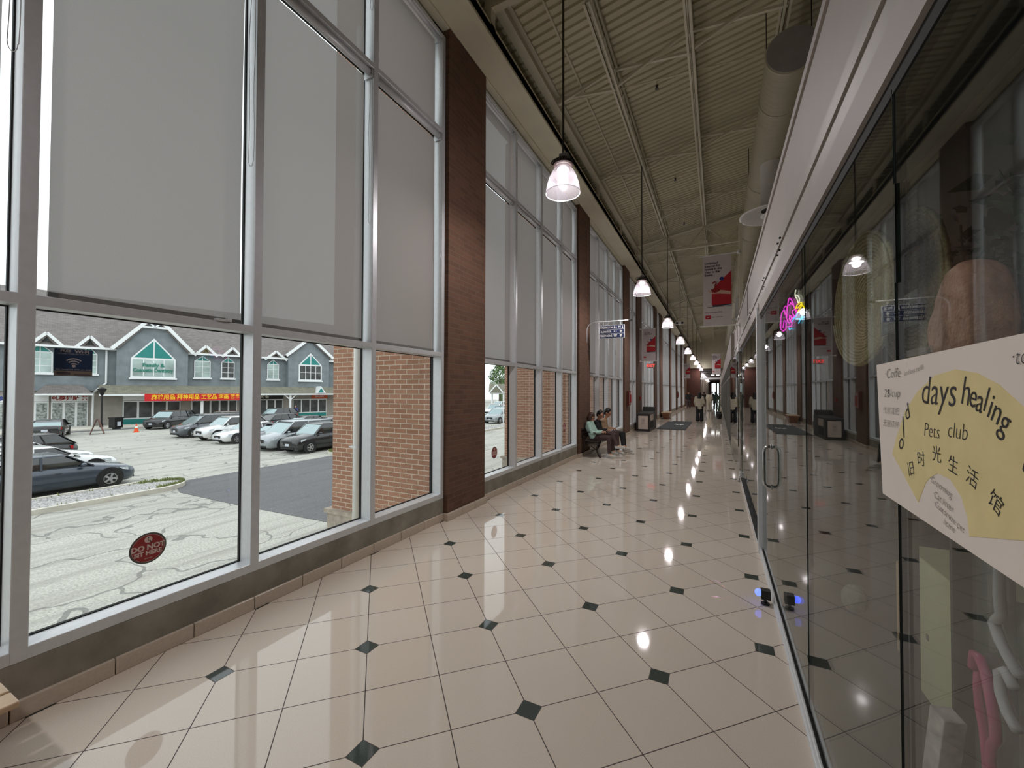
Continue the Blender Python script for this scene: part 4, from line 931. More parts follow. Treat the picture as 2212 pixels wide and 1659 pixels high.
def pendant(i, y, z=4.0, x=-1.61, top=7.115, light=True, first=[None]):
    if i == 0: lab = 'clear dome pendant lamp hanging nearest to the camera'
    else: lab = f'clear dome pendant lamp, {ORD[i]} in the row from the camera'
    if first[0] is None:
        t = thing('pendant_lamp', lab, 'pendant lamp', (x, y, z), group='row of dome pendant lamps')
        MB().lathe([(.200, 0), (.196, .05), (.184, .11), (.163, .18), (.132, .245), (.09, .30), (.05, .325)], n=40).build('lamp_shade', m_shade, t, smooth=True)
        MB().tube([(.201 * math.cos(2 * PI * k / 48), .201 * math.sin(2 * PI * k / 48), 0) for k in range(48)], .0055, 8, closed=True).build('shade_rim', mat('glowing_acrylic_rim', (240, 232, 240), .3, emit=.35, var=0), t, smooth=True)  # rim emits weakly, standing in for lamp light caught in its edge
        MB().ball((0, 0, .275), (.07, .07, .04), 16, 8).build('bulb', m_bulb, t, smooth=True)
        h = MB().lathe([(.0, .318), (.10, .318), (.115, .33), (.112, .36), (.085, .40), (.0, .40)], n=28)
        for k in range(20): a = 2 * PI * k / 20; h.bar((.06 * math.cos(a), .06 * math.sin(a), .365), (.118 * math.cos(a), .118 * math.sin(a), .345), .006, .05)
        h.build('heat_sink', mat('dark_heat_sink', (52, 40, 38), .5, var=.1), t)
        MB().box(-.035, .075, -.045, .045, .40, .455).build('junction_box', mat('grey_box', (110, 110, 108), .6), t, bevel=.006)
        MB().tube([(-.03, 0, .42), (-.08, 0, .435), (-.13, .01, .43), (-.155, .01, .40), (-.13, .0, .375), (-.09, 0, .37)], .006, 8).build('loop_cable', m_vent, t, smooth=True)
        MB().tube([(0, .022 * math.cos(a), .475 + .022 * math.sin(a)) for a in [2 * PI * k / 14 for k in range(14)]], .004, 6, closed=True).build('hook', m_blackmetal, t)
        c = MB().cyl((0, 0, .49), (0, 0, top - z), .009, n=6); c.cyl((.014, 0, .45), (.014, 0, top - z), .004, n=5); c.build('hanging_cable', m_vent, t)
        first[0] = t
    else:
        t = copy_tree(first[0]); t.location = (x, y, z); t['label'] = lab
        if y < 50 and any(g_ - 1.0 < y < g_ + .7 for g_ in GIRD):
            for ch in kids(t):
                if ch.name.startswith('hanging_cable'): ch.scale = (1, 1, 1.13); ch.location = (0, 0, -.055)
        if y > 50:
            for ch in kids(t):
                if ch.name.startswith('hanging_cable'): ch.scale = (1, 1, .02); ch.location = (0, 0, .44)
    if light:
        ld = bpy.data.lights.new('pendant_light', 'AREA'); ld.energy = LAMP_W; ld.color = (1.0, .955, .93); ld.shape = 'DISK'; ld.size = .20
        lo = bpy.data.objects.new('pendant_light', ld); COL.objects.link(lo); lo.location = (x, y, z + .205)
        lq = bpy.data.lights.new('pendant_glow', 'POINT'); lq.energy = LAMP_W * 0.6; lq.color = (1.0, .955, .93); lq.shadow_soft_size = .06
        lo = bpy.data.objects.new('pendant_glow', lq); COL.objects.link(lo); lo.location = (x, y, z + .17)
    return t
for i in range(16): pendant(i, 4.5 + 5.58 * i, 4.0 if i < 9 else 3.6, top=7.115)
ld = bpy.data.lights.new('pendant_light', 'AREA'); ld.energy = LAMP_W; ld.color = (1.0, .955, .93); ld.shape = 'DISK'; ld.size = .20
lo = bpy.data.objects.new('pendant_light', ld); COL.objects.link(lo); lo.location = (-1.61, -1.08, 4.19)
pb = copy_tree(bpy.data.objects['pendant_lamp']); pb.location = (-1.61, -1.08, 4.0); pb['label'] = 'clear dome pendant lamp behind the camera, mirrored in the shop glass'

# emergency light on a drop rod
em = thing('emergency_light', 'white twin head emergency light on a rod among the pendant lamps', 'emergency light', (-1.50, 19.6, 4.74))
MB().box(-.19, .19, -.04, .04, -.06, .07).build('light_body', m_white, em, bevel=.01)
for s in (-1, 1): MB().cyl((s * .11, -.085, .0), (s * .11, -.04, .0), .05, n=16).build('lamp_head', m_black, em)
MB().cyl((0, 0, .07), (0, 0, 2.35), .012, n=6).build('drop_rod', m_cream, em)

# washroom sign on its bracket
ws = thing('hanging_sign', 'blue directory sign for washroom, elevator and telephone on a curved bracket', 'sign', (-3.12, 10.6, 0))
pts = [(0.0, 0, 2.98), (0.0, 0, 3.30), (.015, 0, 3.38), (.06, 0, 3.45), (.14, 0, 3.49), (.26, 0, 3.505), (1.10, 0, 3.50)]
MB().tube(pts, .016, 10).build('bracket_arm', m_alu, ws, smooth=True)
MB().cyl((1.10, 0, 3.50), (1.14, 0, 3.50), .035, n=12).ball((1.17, 0, 3.5), .025, 10, 6).build('arm_finial', m_blackmetal, ws)
for x in (.45, .9): MB().cyl((x, 0, 3.40), (x, 0, 3.50), .006, n=6).build('hanger', m_alu, ws)
MB().box(.34, 1.0, -.012, .012, 3.06, 3.40).build('sign_frame', m_alu, ws)
MB().box(.355, .985, -.016, .016, 3.072, 3.388).build('sign_panel', mat('navy_sign_face', (36, 48, 86), .5, var=.05), ws)
wl_ = MB()
for z, s in ((3.338, 'WASHROOM'), (3.230, 'ELEVATOR'), (3.122, 'TELEPHONE')): wl_.merge(text_mb(s, .072, bold=.002, sx=.82).tf(T(.52, -.018, z) @ FACE_Y))
for z in (3.284, 3.176): wl_.box(.355, .985, -.018, -.0165, z - .003, z + .003)
wl_.merge(text_mb('P1', .075, bold=.002).tf(T(.875, -.018, 3.34) @ FACE_Y))
def arrow(x, z):
    wl_.prism([(x - .012, z - .035), (x + .012, z - .035), (x + .012, z + .0), (x + .035, z), (x, z + .038), (x - .035, z), (x - .012, z)], 'y', -.018, -.0165)
arrow(.905, 3.23); arrow(.905, 3.122)
for x in (.735, .785, .945):   # little standing figures
    wl_.cyl((x, -.018, 3.372), (x, -.0165, 3.372), .009, n=10); wl_.prism([(x - .018, 3.305), (x + .018, 3.305), (x + .008, 3.36), (x - .008, 3.36)], 'y', -.018, -.0165)
for x in (.735, .785): wl_.cyl((x, -.018, 3.235), (x, -.0165, 3.235), .014, n=10)
wl_.prism([(.725, 3.095), (.80, 3.095), (.79, 3.125), (.735, 3.125)], 'y', -.018, -.0165); wl_.prism([(.715, 3.13), (.81, 3.13), (.805, 3.15), (.72, 3.15)], 'y', -.018, -.0165)
wl_.build('sign_lettering', m_white, ws)

# vertical fabric banners
m_ban = mat('white_banner_cloth', (206, 196, 196), .8, var=.03); m_bred = mat('banner_red', (176, 26, 38), .7, var=.05); m_bink = mat('banner_ink', (40, 36, 48), .7, var=0)
m_bblue = mat('banner_blue', (34, 48, 120), .7, var=0); m_bskin = mat('banner_hand', (206, 172, 150), .7, var=.1); m_bsnake = mat('banner_snake_red', (150, 40, 36), .7, var=.2, scale=40)
def banner(name_lab, x0, x1, y, z0, z1, postx, eng=True):
    b = thing('banner', name_lab, 'banner', (x0, y, z0), group='vertical fabric banners')
    w, h = x1 - x0, z1 - z0; s = 1 if postx > x1 else -1
    MB().box(0, w, -.003, .003, 0, h).build('banner_cloth', m_ban, b)
    for z in (h - .008, .008):
        a = (postx - x0) if s > 0 else (w + .05); c = -.06 if s > 0 else (postx - x0)
        MB().cyl((min(a, c), 0, z), (max(a, c), 0, z), .013, n=10).build('banner_pole', m_white, b)
        MB().cyl((postx - x0 - .0, 0, z - .03), (postx - x0, 0, z + .03), .028, n=12).build('pole_bracket', m_white, b)
    e = -.0045
    MB().add([(w * .31, e, h * .295), (w, e, h * .295), (w, e, h * .76), (w * .5, e, h * .585), (w * .31, e, h * .50)], [(0, 1, 2, 3, 4)]).build('red_panel', m_bred, b)
    MB().add([(w * .34, e - .001, h * .275), (w, e - .001, h * .285), (w, e - .001, h * .30), (w * .34, e - .001, h * .295)], [(0, 1, 2, 3)]).box(w * .15, w, e - .001, e, h * .268, h * .274).build('dark_base_line', m_bink, b)
    sn = MB().tube([(w * .33, e - .012, h * .60), (w * .42, e - .012, h * .62), (w * .47, e - .012, h * .60), (w * .42, e - .012, h * .565), (w * .44, e - .012, h * .53)], .012, 6)
    for q in range(3): sn.tube([(w * (.28 + .02 * q), e - .012, h * (.515 - .014 * q)), (w * .42, e - .012, h * (.50 - .014 * q)), (w * (.60 - .02 * q), e - .012, h * (.515 - .014 * q))], .010, 6)
    sn.build('red_snake_print', m_bsnake, b)
    MB().prism([(w * .18, h * .50), (w * .30, h * .455), (w * .60, h * .45), (w * .97, h * .43), (w * .97, h * .47), (w * .62, h * .50), (w * .55, h * .485), (w * .32, h * .475), (w * .2, h * .515)], 'y', e - .002, e).build('hand_print', m_bskin, b)
    st = MB(); n = 14; st.prism([(w * .66 + .042 * (1 if k % 2 else .86) * math.cos(2 * PI * k / (2 * n)), h * .655 + .042 * (1 if k % 2 else .86) * math.sin(2 * PI * k / (2 * n))) for k in range(2 * n)], 'y', e - .004, e)
    st.build('blue_seal', m_bblue, b)
    tx = MB()
    if eng:
        for k, s_ in enumerate(('Unlimited', 'internet for', 'lesssss in the', 'Year of the', 'Snake.')): tx.merge(text_mb(s_, .064, 'LEFT', bold=.0016, sx=.95).tf(T(w * .07, e - .001, h * (.885 - .041 * k)) @ FACE_Y))
        tx.merge(text_mb('Visit us at unit E35A', .043, 'LEFT', sx=.92).tf(T(w * .06, e - .001, h * .195) @ FACE_Y)); tx.merge(text_mb('plus   internet', .036, 'LEFT').tf(T(w * .30, e - .001, h * .13) @ FACE_Y))
    else:
        for k, s_ in enumerate(('蛇年无限', '高速上网优惠')): tx.merge(text_mb(s_, .055, 'LEFT', bold=.001).tf(T(w * .15, e - .001, h * (.87 - .045 * k)) @ FACE_Y))
        tx.merge(text_mb('Visit us at unit E35A', .034, 'LEFT').tf(T(w * .14, e - .001, h * .195) @ FACE_Y))
    tx.build('banner_lettering', m_bink, b)
    MB().box(w * .08, w * .27, e - .001, e, h * .105, h * .155).build('red_logo_patch', m_bred, b)
    text_mb('vir', .05, shear=.3).tf(T(w * .175, e - .002, h * .13) @ FACE_Y).build('logo_lettering', m_white, b)
    return b
banner('white and red banner hanging large on the right above the shopfronts', -.265, .265, 9.4, 3.03, 4.52, .395)
bp_ = thing('banner_post', 'pale square post on the fascia holding the large right banner', 'post', (.40, 9.44, 2.8))
MB().box(-.0, .06, -.03, .03, 0, 2.3).build('post_body', m_cream, bp_)
banner('white and red banner hanging far along on the right side', -.36, .20, 33.0, 2.95, 4.44, .33)
banner('white and red banner on the left brick pillar before the entrance doors', -3.01, -2.46, 19.0, 3.03, 4.50, -3.12, False)
banner('white and red banner on a left pillar at the far end', -2.95, -2.41, 43.0, 2.98, 4.40, -3.12, False)

# exit sign, fire cabinets
ex = thing('exit_sign', 'red lit exit sign above the side entrance doors', 'exit sign', (-2.94, 21.0, 2.84))
MB().box(-.16, .16, -.03, .03, 0, .22).build('sign_box', mat('exit_box', (196, 190, 186), .5), ex)
text_mb('EXIT', .19, bold=.004).tf(T(0, -.034, .11) @ FACE_Y).build('exit_lettering', emissive('exit_red', (235, 70, 66), 1.4), ex)
MB().cyl((-.16, 0, .11), (-.2, 0, .11), .02, n=8).build('wall_mount', m_alu, ex)
def firecab(y, lab):
    f = thing('fire_extinguisher_cabinet', lab, 'fire extinguisher cabinet', (-3.128, y, 1.14), group=None)
    MB().box(0, .10, -.17, .17, 0, .56).build('cabinet_box', mat('fire_cabinet_red', (104, 44, 38), .5), f, bevel=.01)
    MB().box(.10, .106, -.14, .14, .05, .51).build('cabinet_window', mat('cabinet_pane', (176, 150, 146), .2), f)
    MB().cyl((.112, 0, .10), (.112, 0, .42), .035, n=14).build('extinguisher', mat('fire_red', (150, 28, 24), .4), f)
firecab(16.1, 'red fire extinguisher cabinet on the brick pillar behind the bench')
firecab(37.6, 'small fire extinguisher cabinet on a far left pillar')
fa = thing('fire_alarm', 'small red fire alarm pull on the pillar beside the entrance', 'fire alarm', (-3.12, 18.9, 1.3)); MB().box(0, .05, -.06, .06, 0, .16).build('alarm_box', mat('fire_red', (150, 28, 24)), fa, bevel=.006)

# ------------------------------------------------------------ wooden slatted window seat, bottom left
m_wood = mat('varnished_wood', (196, 168, 136), .35, var=.14, scale=9); m_wood2 = mat('reddish_wood_side', (124, 78, 52), .4, var=.18, scale=7)
wb = thing('slatted_bench', 'wooden slatted bench end in the bottom left corner below the window', 'bench', (-3.08, -1.35, 0))
for k in range(5): MB().box(.02 + k * .122, .02 + k * .122 + .108, 0, 1.93, .425, .45).build('slat', m_wood, wb, bevel=.006)
MB().box(.03, .56, .05, 1.87, .0, .425).build('bench_side', m_wood2, wb)

# ------------------------------------------------------------ bin unit, mat, planter
kb = thing('waste_bin_cabinet', 'dark bin cabinet with framed cream panel and emblem by the doors', 'bin', (-3.08, 17.75, 0))
m_kd = mat('dark_bin_laminate', (60, 54, 56), .4, var=.08)
MB().hexa([(0, 0, 0), (.55, 0, 0), (.55, 1.9, 0), (0, 1.9, 0), (0, 0, .76), (.55, 0, .76), (.55, 1.9, .80), (0, 1.9, .80)]).build('cabinet_body', m_kd, kb, bevel=.015)
MB().prism([(.0, .76), (1.35, .80), (1.55, .98), (1.9, .98), (1.9, .80)], 'x', .02, .53).build('raised_lid', m_black, kb, bevel=.01)
for a in ((.04, .51, .66, .70), (.04, .51, .06, .10)): MB().box(a[0], a[1], -.012, 0, a[2], a[3]).build('panel_frame', m_black, kb)
for a in ((.04, .08), (.47, .51)): MB().box(a[0], a[1], -.012, 0, .06, .70).build('panel_frame', m_black, kb)
pn = MB().box(.08, .47, -.006, .0, .10, .66).build('cream_panel', mat('cream_panel', (200, 186, 176), .6), kb)
em_ = MB().tube([(.275 + .07 * math.cos(2 * PI * k / 20), -.009, .47 + .07 * math.sin(2 * PI * k / 20)) for k in range(20)], .003, 4, closed=True)
em_.prism([(.245, .44), (.262, .505), (.27, .44)], 'y', -.009, -.007); em_.prism([(.28, .44), (.30, .49), (.31, .44)], 'y', -.009, -.007)
em_.merge(text_mb('PLAZA', .045).tf(T(.275, -.008, .36) @ FACE_Y)); em_.merge(text_mb('thank you', .03).tf(T(.275, -.008, .32) @ FACE_Y)); em_.build('emblem', m_bink, pn)
MB().box(.55, .556, .2, 1.0, .45, .7).build('side_slot', mat('cream_panel', (200, 186, 176)), kb); MB().box(.55, .556, .2, 1.0, .12, .4).build('side_slot', m_black, kb)
m_mat = mat('charcoal_mat', (58, 60, 62), .95, var=.15, scale=30, bump=.4)
dm = thing('entrance_mat', 'large charcoal entrance mat on the tiles by the side doors', 'mat', (-2.48, 19.2, 0))
MB().box(0, 1.22, 0, 5.5, .002, .012).build('mat_body', m_mat, dm, bevel=.004)
for k in range(3): MB().box(.02, 1.2, .6 + k * 1.6, .65 + k * 1.6, .012, .013).build('mat_ridge', m_black, dm)
m_reflect = mat('reflection_white', (232, 232, 230), .6, var=.02)  # white sheets standing in for light reflected on the mat
for (x, y, w, lab) in ((-1.95, 21.9, .42, 'white strip painted as light reflected on the middle of the entrance mat'), (-2.44, 24.2, .2, 'white strip painted as light reflected at the back left of the entrance mat')):
    p = thing('reflection_strip', lab, 'reflection', (x, y, .013)); q = MB()
    n = 12; q.v = [(w * k / n, s, .012 + .01 * math.sin(k * 1.3)) for s in (0, .36) for k in range(n + 1)]; q.f = [(k, k + 1, n + 2 + k, n + 1 + k) for k in range(n)]; q.build('reflection_sheet', m_reflect, p, solid=.003)
pl = thing('wooden_planter', 'tapered wooden planter box standing below the far left windows', 'planter', (-2.83, 26.9, 0))
MB().hexa([(-.14, -.5, 0), (.14, -.5, 0), (.14, .5, 0), (-.14, .5, 0), (-.24, -.62, .38), (.24, -.62, .38), (.24, .62, .38), (-.24, .62, .38)]).build('planter_body', m_wood2, pl)
MB().box(-.26, .26, -.65, .65, .38, .42).build('planter_rim', m_wood, pl, bevel=.005)
# potted plant by the right shopfronts
m_leaf2 = mat('indoor_leaves', (70, 92, 60), .5, var=.4, scale=8)
def potted(x, y, h, lab, n=70, seed=1):
    rnd = random.Random(seed); t = thing('potted_plant', lab, 'potted plant', (x, y, 0))
    MB().lathe([(0, 0), (.13, 0), (.17, .28), (.19, .30), (.19, .32), (.15, .32), (.0, .30)], n=20).build('pot', m_black, t, smooth=True)
    st = MB(); lf = MB()
    for k in range(9):
        a = rnd.uniform(0, 2 * PI); tip = (math.cos(a) * .12, math.sin(a) * .12, h * rnd.uniform(.6, 1)); st.tube([(0, 0, .3), (tip[0] * .4, tip[1] * .4, h * .4), tip], .008, 5)
    for k in range(n):
        a = rnd.uniform(0, 2 * PI); z = rnd.uniform(.4, h); r = rnd.uniform(.03, .17); c = Vector((r * math.cos(a), r * math.sin(a), z)); d = Vector((math.cos(a), math.sin(a), rnd.uniform(-.3, .8))).normalized() * rnd.uniform(.07, .13); s_ = d.cross(Vector((0, 0, 1))).normalized() * .03
        lf.add([c, c + d * .5 + s_, c + d, c + d * .5 - s_], [(0, 1, 2, 3)])
    st.build('stem', m_leaf2, t); lf.build('leaves', m_leaf2, t); return t
potted(.06, 28.3, 1.55, 'tall leafy potted plant beside the right shopfronts', 110)
potted(.04, 31.0, 1.1, 'smaller leafy potted plant behind the tall one', 60, 4)

# ------------------------------------------------------------ stickers and poster on the window
def sit_sticker(y, z, lab):
    s = thing('round_sticker', lab, 'sticker', (-3.322, y, z), group='round do not sit stickers')
    MB().cyl((0, 0, 0), (.0012, 0, 0), .098, n=48).build('sticker_edge', mat('sticker_grey', (92, 88, 84), .5), s)
    MB().cyl((.0012, 0, 0), (.002, 0, 0), .088, n=48).build('sticker_disc', mat('sticker_red', (150, 44, 46), .5, var=.03), s)
    w = text_mb('DO NOT', .044, bold=.0022).tf(T(.003, 0, .005) @ FACE_X_FROM_RIGHT); w.merge(text_mb('SIT HERE', .037, bold=.0018).tf(T(.003, 0, -.032) @ FACE_X_FROM_RIGHT))
    w.merge(text_mb('splendid', .012, shear=.3).tf(T(.003, 0, -.064) @ FACE_X_FROM_RIGHT))
    w.tube([(.003, .0855 * math.cos(2 * PI * k / 40), .0855 * math.sin(2 * PI * k / 40)) for k in range(40)], .0008, 4, closed=True)
    w.build('sticker_lettering', mat('sticker_pale', (216, 190, 180), .5, var=0), s)
    MB().cyl((.002, 0, .055), (.003, 0, .055), .021, n=24).build('symbol_disc', mat('sticker_pale', (216, 190, 180)), s)
    MB().ball((.0032, .0, .068), (.0004, .004, .004), 8, 6).bar((.0034, 0, .062), (.0034, -.004, .048), .006, .0006).bar((.0034, -.004, .048), (.0034, .010, .046), .005, .0006).bar((.0034, .010, .046), (.0034, .012, .036), .004, .0006).build('symbol_figure', m_bink, s)
    return s
sit_sticker(1.318, .648, 'red round do not sit here sticker on the large first pane')
s2 = sit_sticker(5.93, .655, 'red round do not sit here sticker on the first pane past the brick pillar')
s3 = sit_sticker(9.40, .80, 'red round do not sit here sticker on the last pane before the bench')
wf = thing('wifi_poster', 'small dark blue free wi-fi poster stuck on the first window pane', 'poster', (-3.322, .877, 1.756))
MB().box(0, .0015, 0, .158, 0, .155).build('poster_sheet', mat('poster_navy', (20, 44, 74), .5, var=.05), wf)
MB().box(.0015, .002, 0, .158, 0, .03).build('poster_footer', mat('poster_taupe', (120, 108, 98), .5, var=.05), wf)
q = MB(); c = (.079, .052)
for r in (.030, .048, .066):
    for k in range(12):
        a0, a1 = math.radians(48 + 84 * k / 12), math.radians(48 + 84 * (k + 1) / 12)
        q.add([(.0025, c[0] + rr * math.cos(aa) * .72, c[1] + rr * math.sin(aa) * .78) for rr, aa in ((r - .008, a0), (r, a0), (r, a1), (r - .008, a1))], [(0, 1, 2, 3)])
q.cyl((.002, c[0], c[1] + .006), (.0026, c[0], c[1] + .006), .008, n=16)
q.merge(text_mb('FREE', .019, bold=.0004, sx=1.1).tf(T(.0025, .045, .143) @ FACE_X_FROM_RIGHT)); q.merge(text_mb('Wi-Fi', .024, bold=.0008, sx=1.1).tf(T(.0025, .112, .142) @ FACE_X_FROM_RIGHT))
q.merge(text_mb('Unlimited Totally Idea Public WiFi', .0095).tf(T(.0025, .08, .128) @ FACE_X_FROM_RIGHT)); q.merge(text_mb('Stay connected while you shop!', .0115).tf(T(.0025, .08, .038) @ FACE_X_FROM_RIGHT))
q.build('poster_lettering', mat('poster_pale', (170, 160, 160), .5, var=0), wf)
MB().box(.002, .0026, .01, .065, .008, .022).box(.002, .0026, .08, .15, .006, .012).build('footer_logo', mat('footer_dark', (70, 60, 66), .5, var=0), wf)
# small clip on the transom
cl = thing('window_clip', 'small pale latch block resting on the transom of the first pane', 'latch', (-3.195, 1.70, 2.175)); MB().box(-.02, .015, -.07, .03, 0, .018).box(-.01, .02, .0, .03, 0, .03).build('clip_body', m_alu, cl, bevel=.003)
# cast iron park bench
m_iron = mat('cast_iron', (44, 36, 34), .5, .3, var=.1); m_slat = mat('dark_bench_slat', (58, 42, 36), .5, var=.1)
pb_ = thing('park_bench', 'dark slatted park bench with cast iron legs against the window wall', 'bench', (-3.12, 10.12, 0))
for y in (.06, 1.72):
    e = MB(); e.tube([(.44, y, .40), (.40, y, .30), (.38, y, .18), (.43, y, .06), (.47, y, .0)], [.02, .018, .018, .02, .026], 8)
    e.tube([(.08, y, .38), (.06, y, .26), (.02, y, .12), (-.04, y, .0)], [.02, .018, .018, .026], 8); e.tube([(.44, y, .40), (.26, y, .37), (.08, y, .39)], .02, 8)
    e.tube([(.08, y, .39), (.02, y, .55), (-.05, y, .78), (-.07, y, .84)], .018, 8); e.tube([(.04, y, .60), (.18, y, .64), (.34, y, .62), (.42, y, .58), (.43, y, .50), (.44, y, .40)], .015, 8)
    e.tube([(.10, y, .22), (.22, y, .30), (.36, y, .20)], .012, 6); e.build('bench_leg_frame', m_iron, pb_, smooth=True)
for k in range(5): MB().box(.09 + k * .075, .15 + k * .075, 0, 1.78, .405, .425).build('seat_slat', m_slat, pb_, bevel=.005)
for k in range(4):
    z = .50 + k * .085; x = .055 - k * .033; MB().box(x, x + .018, 0, 1.78, z, z + .06).build('back_slat', m_slat, pb_, bevel=.005)
# white bag hanging under the bench
bgg = thing('bag', 'small bag stowed under the near end of the park bench', 'bag', (-2.93, 10.38, 0)); MB().ball((0, 0, .30), (.10, .12, .07), 14, 8).build('bag_body', mat('bag_cloth', (150, 140, 128), .8, var=.3, scale=20), bgg, smooth=True)
bgg.location.z = -0.0

# ------------------------------------------------------------ little disco light on the floor by the glass
dl = thing('disco_light', 'tiny black party projector with blue lens on the floor at the shop glass', 'light', (.325, 3.80, 0))
MB().cyl((0, 0, 0), (0, 0, .012), .03, n=14).cyl((0, 0, .01), (0, 0, .05), .011, n=10).build('stand', m_black, dl)
MB().box(-.03, .035, -.035, .03, .045, .115).build('light_body', m_black, dl, bevel=.004)
MB().ball((-.045, -.005, .085), .028, 14, 10).build('lens', emissive('blue_lens', (90, 110, 255), 2.2), dl, smooth=True)
rnd = random.Random(5)
for k in range(16):
    sd = bpy.data.lights.new('disco_beam', 'SPOT'); sd.energy = 9.0; sd.spot_size = math.radians(2.6); sd.spot_blend = .3; sd.shadow_soft_size = .003
    sd.color = [(1, .15, .25), (.25, .3, 1), (1, .2, .8)][k % 3]
    so = bpy.data.objects.new('disco_beam', sd); COL.objects.link(so); so.location = (.262, 3.78, .10)
    tgt = Vector((.262 - rnd.uniform(.07, .33), 3.80 + rnd.uniform(-.10, .28), 0)); so.rotation_euler = (tgt - Vector(so.location)).to_track_quat('-Z', 'Y').to_euler()

for k, (x, y) in enumerate(((-.98, 7.9), (-.98, 11.6), (-.98, 14.8))):
    sp_ = thing('sprinkler', ['small dark sprinkler head under the roof deck, nearest one', 'small dark sprinkler head under the roof deck, middle one', 'small dark sprinkler head under the roof deck, far one'][k], 'sprinkler', (x, y, deck(x)), group='roof sprinklers')
    MB().cyl((0, 0, -.22), (0, 0, -.15), .014, n=8).cyl((0, 0, -.16), (.54, 0, -.16), .016, n=8).build('drop_pipe', m_cream, sp_)
    MB().lathe([(.012, -.22), (.03, -.24), (.012, -.26), (.035, -.30), (0, -.30)], n=12).build('sprinkler_head', m_blackmetal, sp_)
# ============================================================ shop window things
m_rope = None
def rope_material():
    m = bpy.data.materials.new('coiled_straw_rope'); m.use_nodes = True
    t = NT(m); b = t.n['Principled BSDF']; tcn = t.new('ShaderNodeTexCoord')
    nz = t.noise(tcn.outputs['Object'], 90, 3)
    t.link(t.ramp(nz, [(0.3, lin((150, 132, 96))), (0.7, lin((206, 190, 150)))]), b.inputs['Base Color']); b.inputs['Roughness'].default_value = .85
    return m
m_rope = rope_material()
def coil(cx, cy, cz, ry, rz_, lab, turns, group):
    t = thing('woven_tray', lab, 'woven tray', (cx, cy, cz), group=group)
    pts = []; N = turns * 36; r = .5 / turns
    for k in range(N):
        a = 2 * PI * k / 36; q = (k + 6) / (N + 6)
        pts.append((.05 * (1 - q) ** 1.2 - .05 * max(0, q - .8), ry * q * math.cos(a), rz_ * q * math.sin(a)))
    MB().tube(pts, rz_ / turns * .52, 6).build('coiled_rope', m_rope, t, smooth=True)
    b = MB(); n = 40; b.v.append((.07, 0, 0)); b.v += [(.0, ry * .99 * math.cos(2 * PI * k / n), rz_ * .99 * math.sin(2 * PI * k / n)) for k in range(n)]; b.f = [(0, 1 + k, 1 + (k + 1) % n) for k in range(n)]
    b.build('tray_back', m_rope, t, solid=.004)
    MB().tube([(.0, ry * math.cos(2 * PI * k / n), rz_ * math.sin(2 * PI * k / n)) for k in range(n)], .010, 6, closed=True).build('tray_rim', m_rope, t, smooth=True)
    MB().tube([(0, 0, rz_), (0, .02, rz_ + .15), (0, 0, 2.99 - cz + .06)], .002, 4).build('hanging_string', m_cream, t)
    return t
coil(.60, 2.44, 2.10, .43, .295, 'round coiled straw tray hanging behind the glass, left one', 20, 'coiled straw trays')
coil(.74, 2.33, 2.12, .33, .325, 'round coiled straw tray hanging behind the glass, right one', 18, 'coiled straw trays')
lb = thing('black_label', 'small black lettered tag hanging in front of the straw trays', 'label', (.54, 1.79, 1.936))
MB().box(-.004, .004, -.155, .155, -.055, .05).build('tag_plate', mat('tag_grey', (60, 60, 58), .6), lb)
q = MB()
for k in range(4): q.merge(text_mb('WELCOME PETS OK', .026).tf(T(-.006, 0, .036 - .025 * k) @ FACE_X_FROM_LEFT))
q.build('tag_lettering', mat('tag_ink', (140, 136, 124), .6, var=0), lb)
MB().cyl((0, 0, .055), (0, 0, 1.07), .0012, n=4).build('tag_string', m_cream, lb)
sf = thing('display_shelf', 'dark display shelf behind the poster holding the pink salt stone', 'shelf', (.70, 1.05, 0))
MB().box(-.18, .25, -.75, .72, 1.745, 1.775).build('shelf_board', m_blackmetal, sf)
for s in (-.7, .66): 
    for x in (-.16, .22): MB().box(x - .012, x + .012, s - .012, s + .012, 0, 1.745).build('shelf_upright', m_blackmetal, sf)
st = thing('salt_stone', 'large rough pink salt stone standing on the dark shelf', 'stone', (.60, 1.48, 1.775))
pr = [(.19, .02), (.20, .07), (.18, .11), (.14, .135), (.125, .17), (.08, .215), (.04, .245), (-.01, .25), (-.06, .225), (-.10, .17), (-.125, .11), (-.135, .05), (-.13, .0), (.15, .0)]
b = MB(); n = len(pr)
for x, s in ((-.05, .80), (-.03, .95), (0, .98), (.03, .92), (.045, .8)):
    cy, cz = .01, .12; b.v += [(x, cy + (p[0] - cy) * s * .85, max(0.0, cz + (p[1] - cz) * s) if p[1] > .001 else 0.0) for p in pr]
for i in range(4): b.f += [(i * n + k, i * n + (k + 1) % n, (i + 1) * n + (k + 1) % n, (i + 1) * n + k) for k in range(n)]
b.f += [tuple(range(n))[::-1], tuple(4 * n + k for k in range(n))]
so_ = b.build('stone_body', mat('pink_salt', (214, 158, 138), .55, var=.25, scale=9, bump=.8, bscale=26), st, remesh=.008)
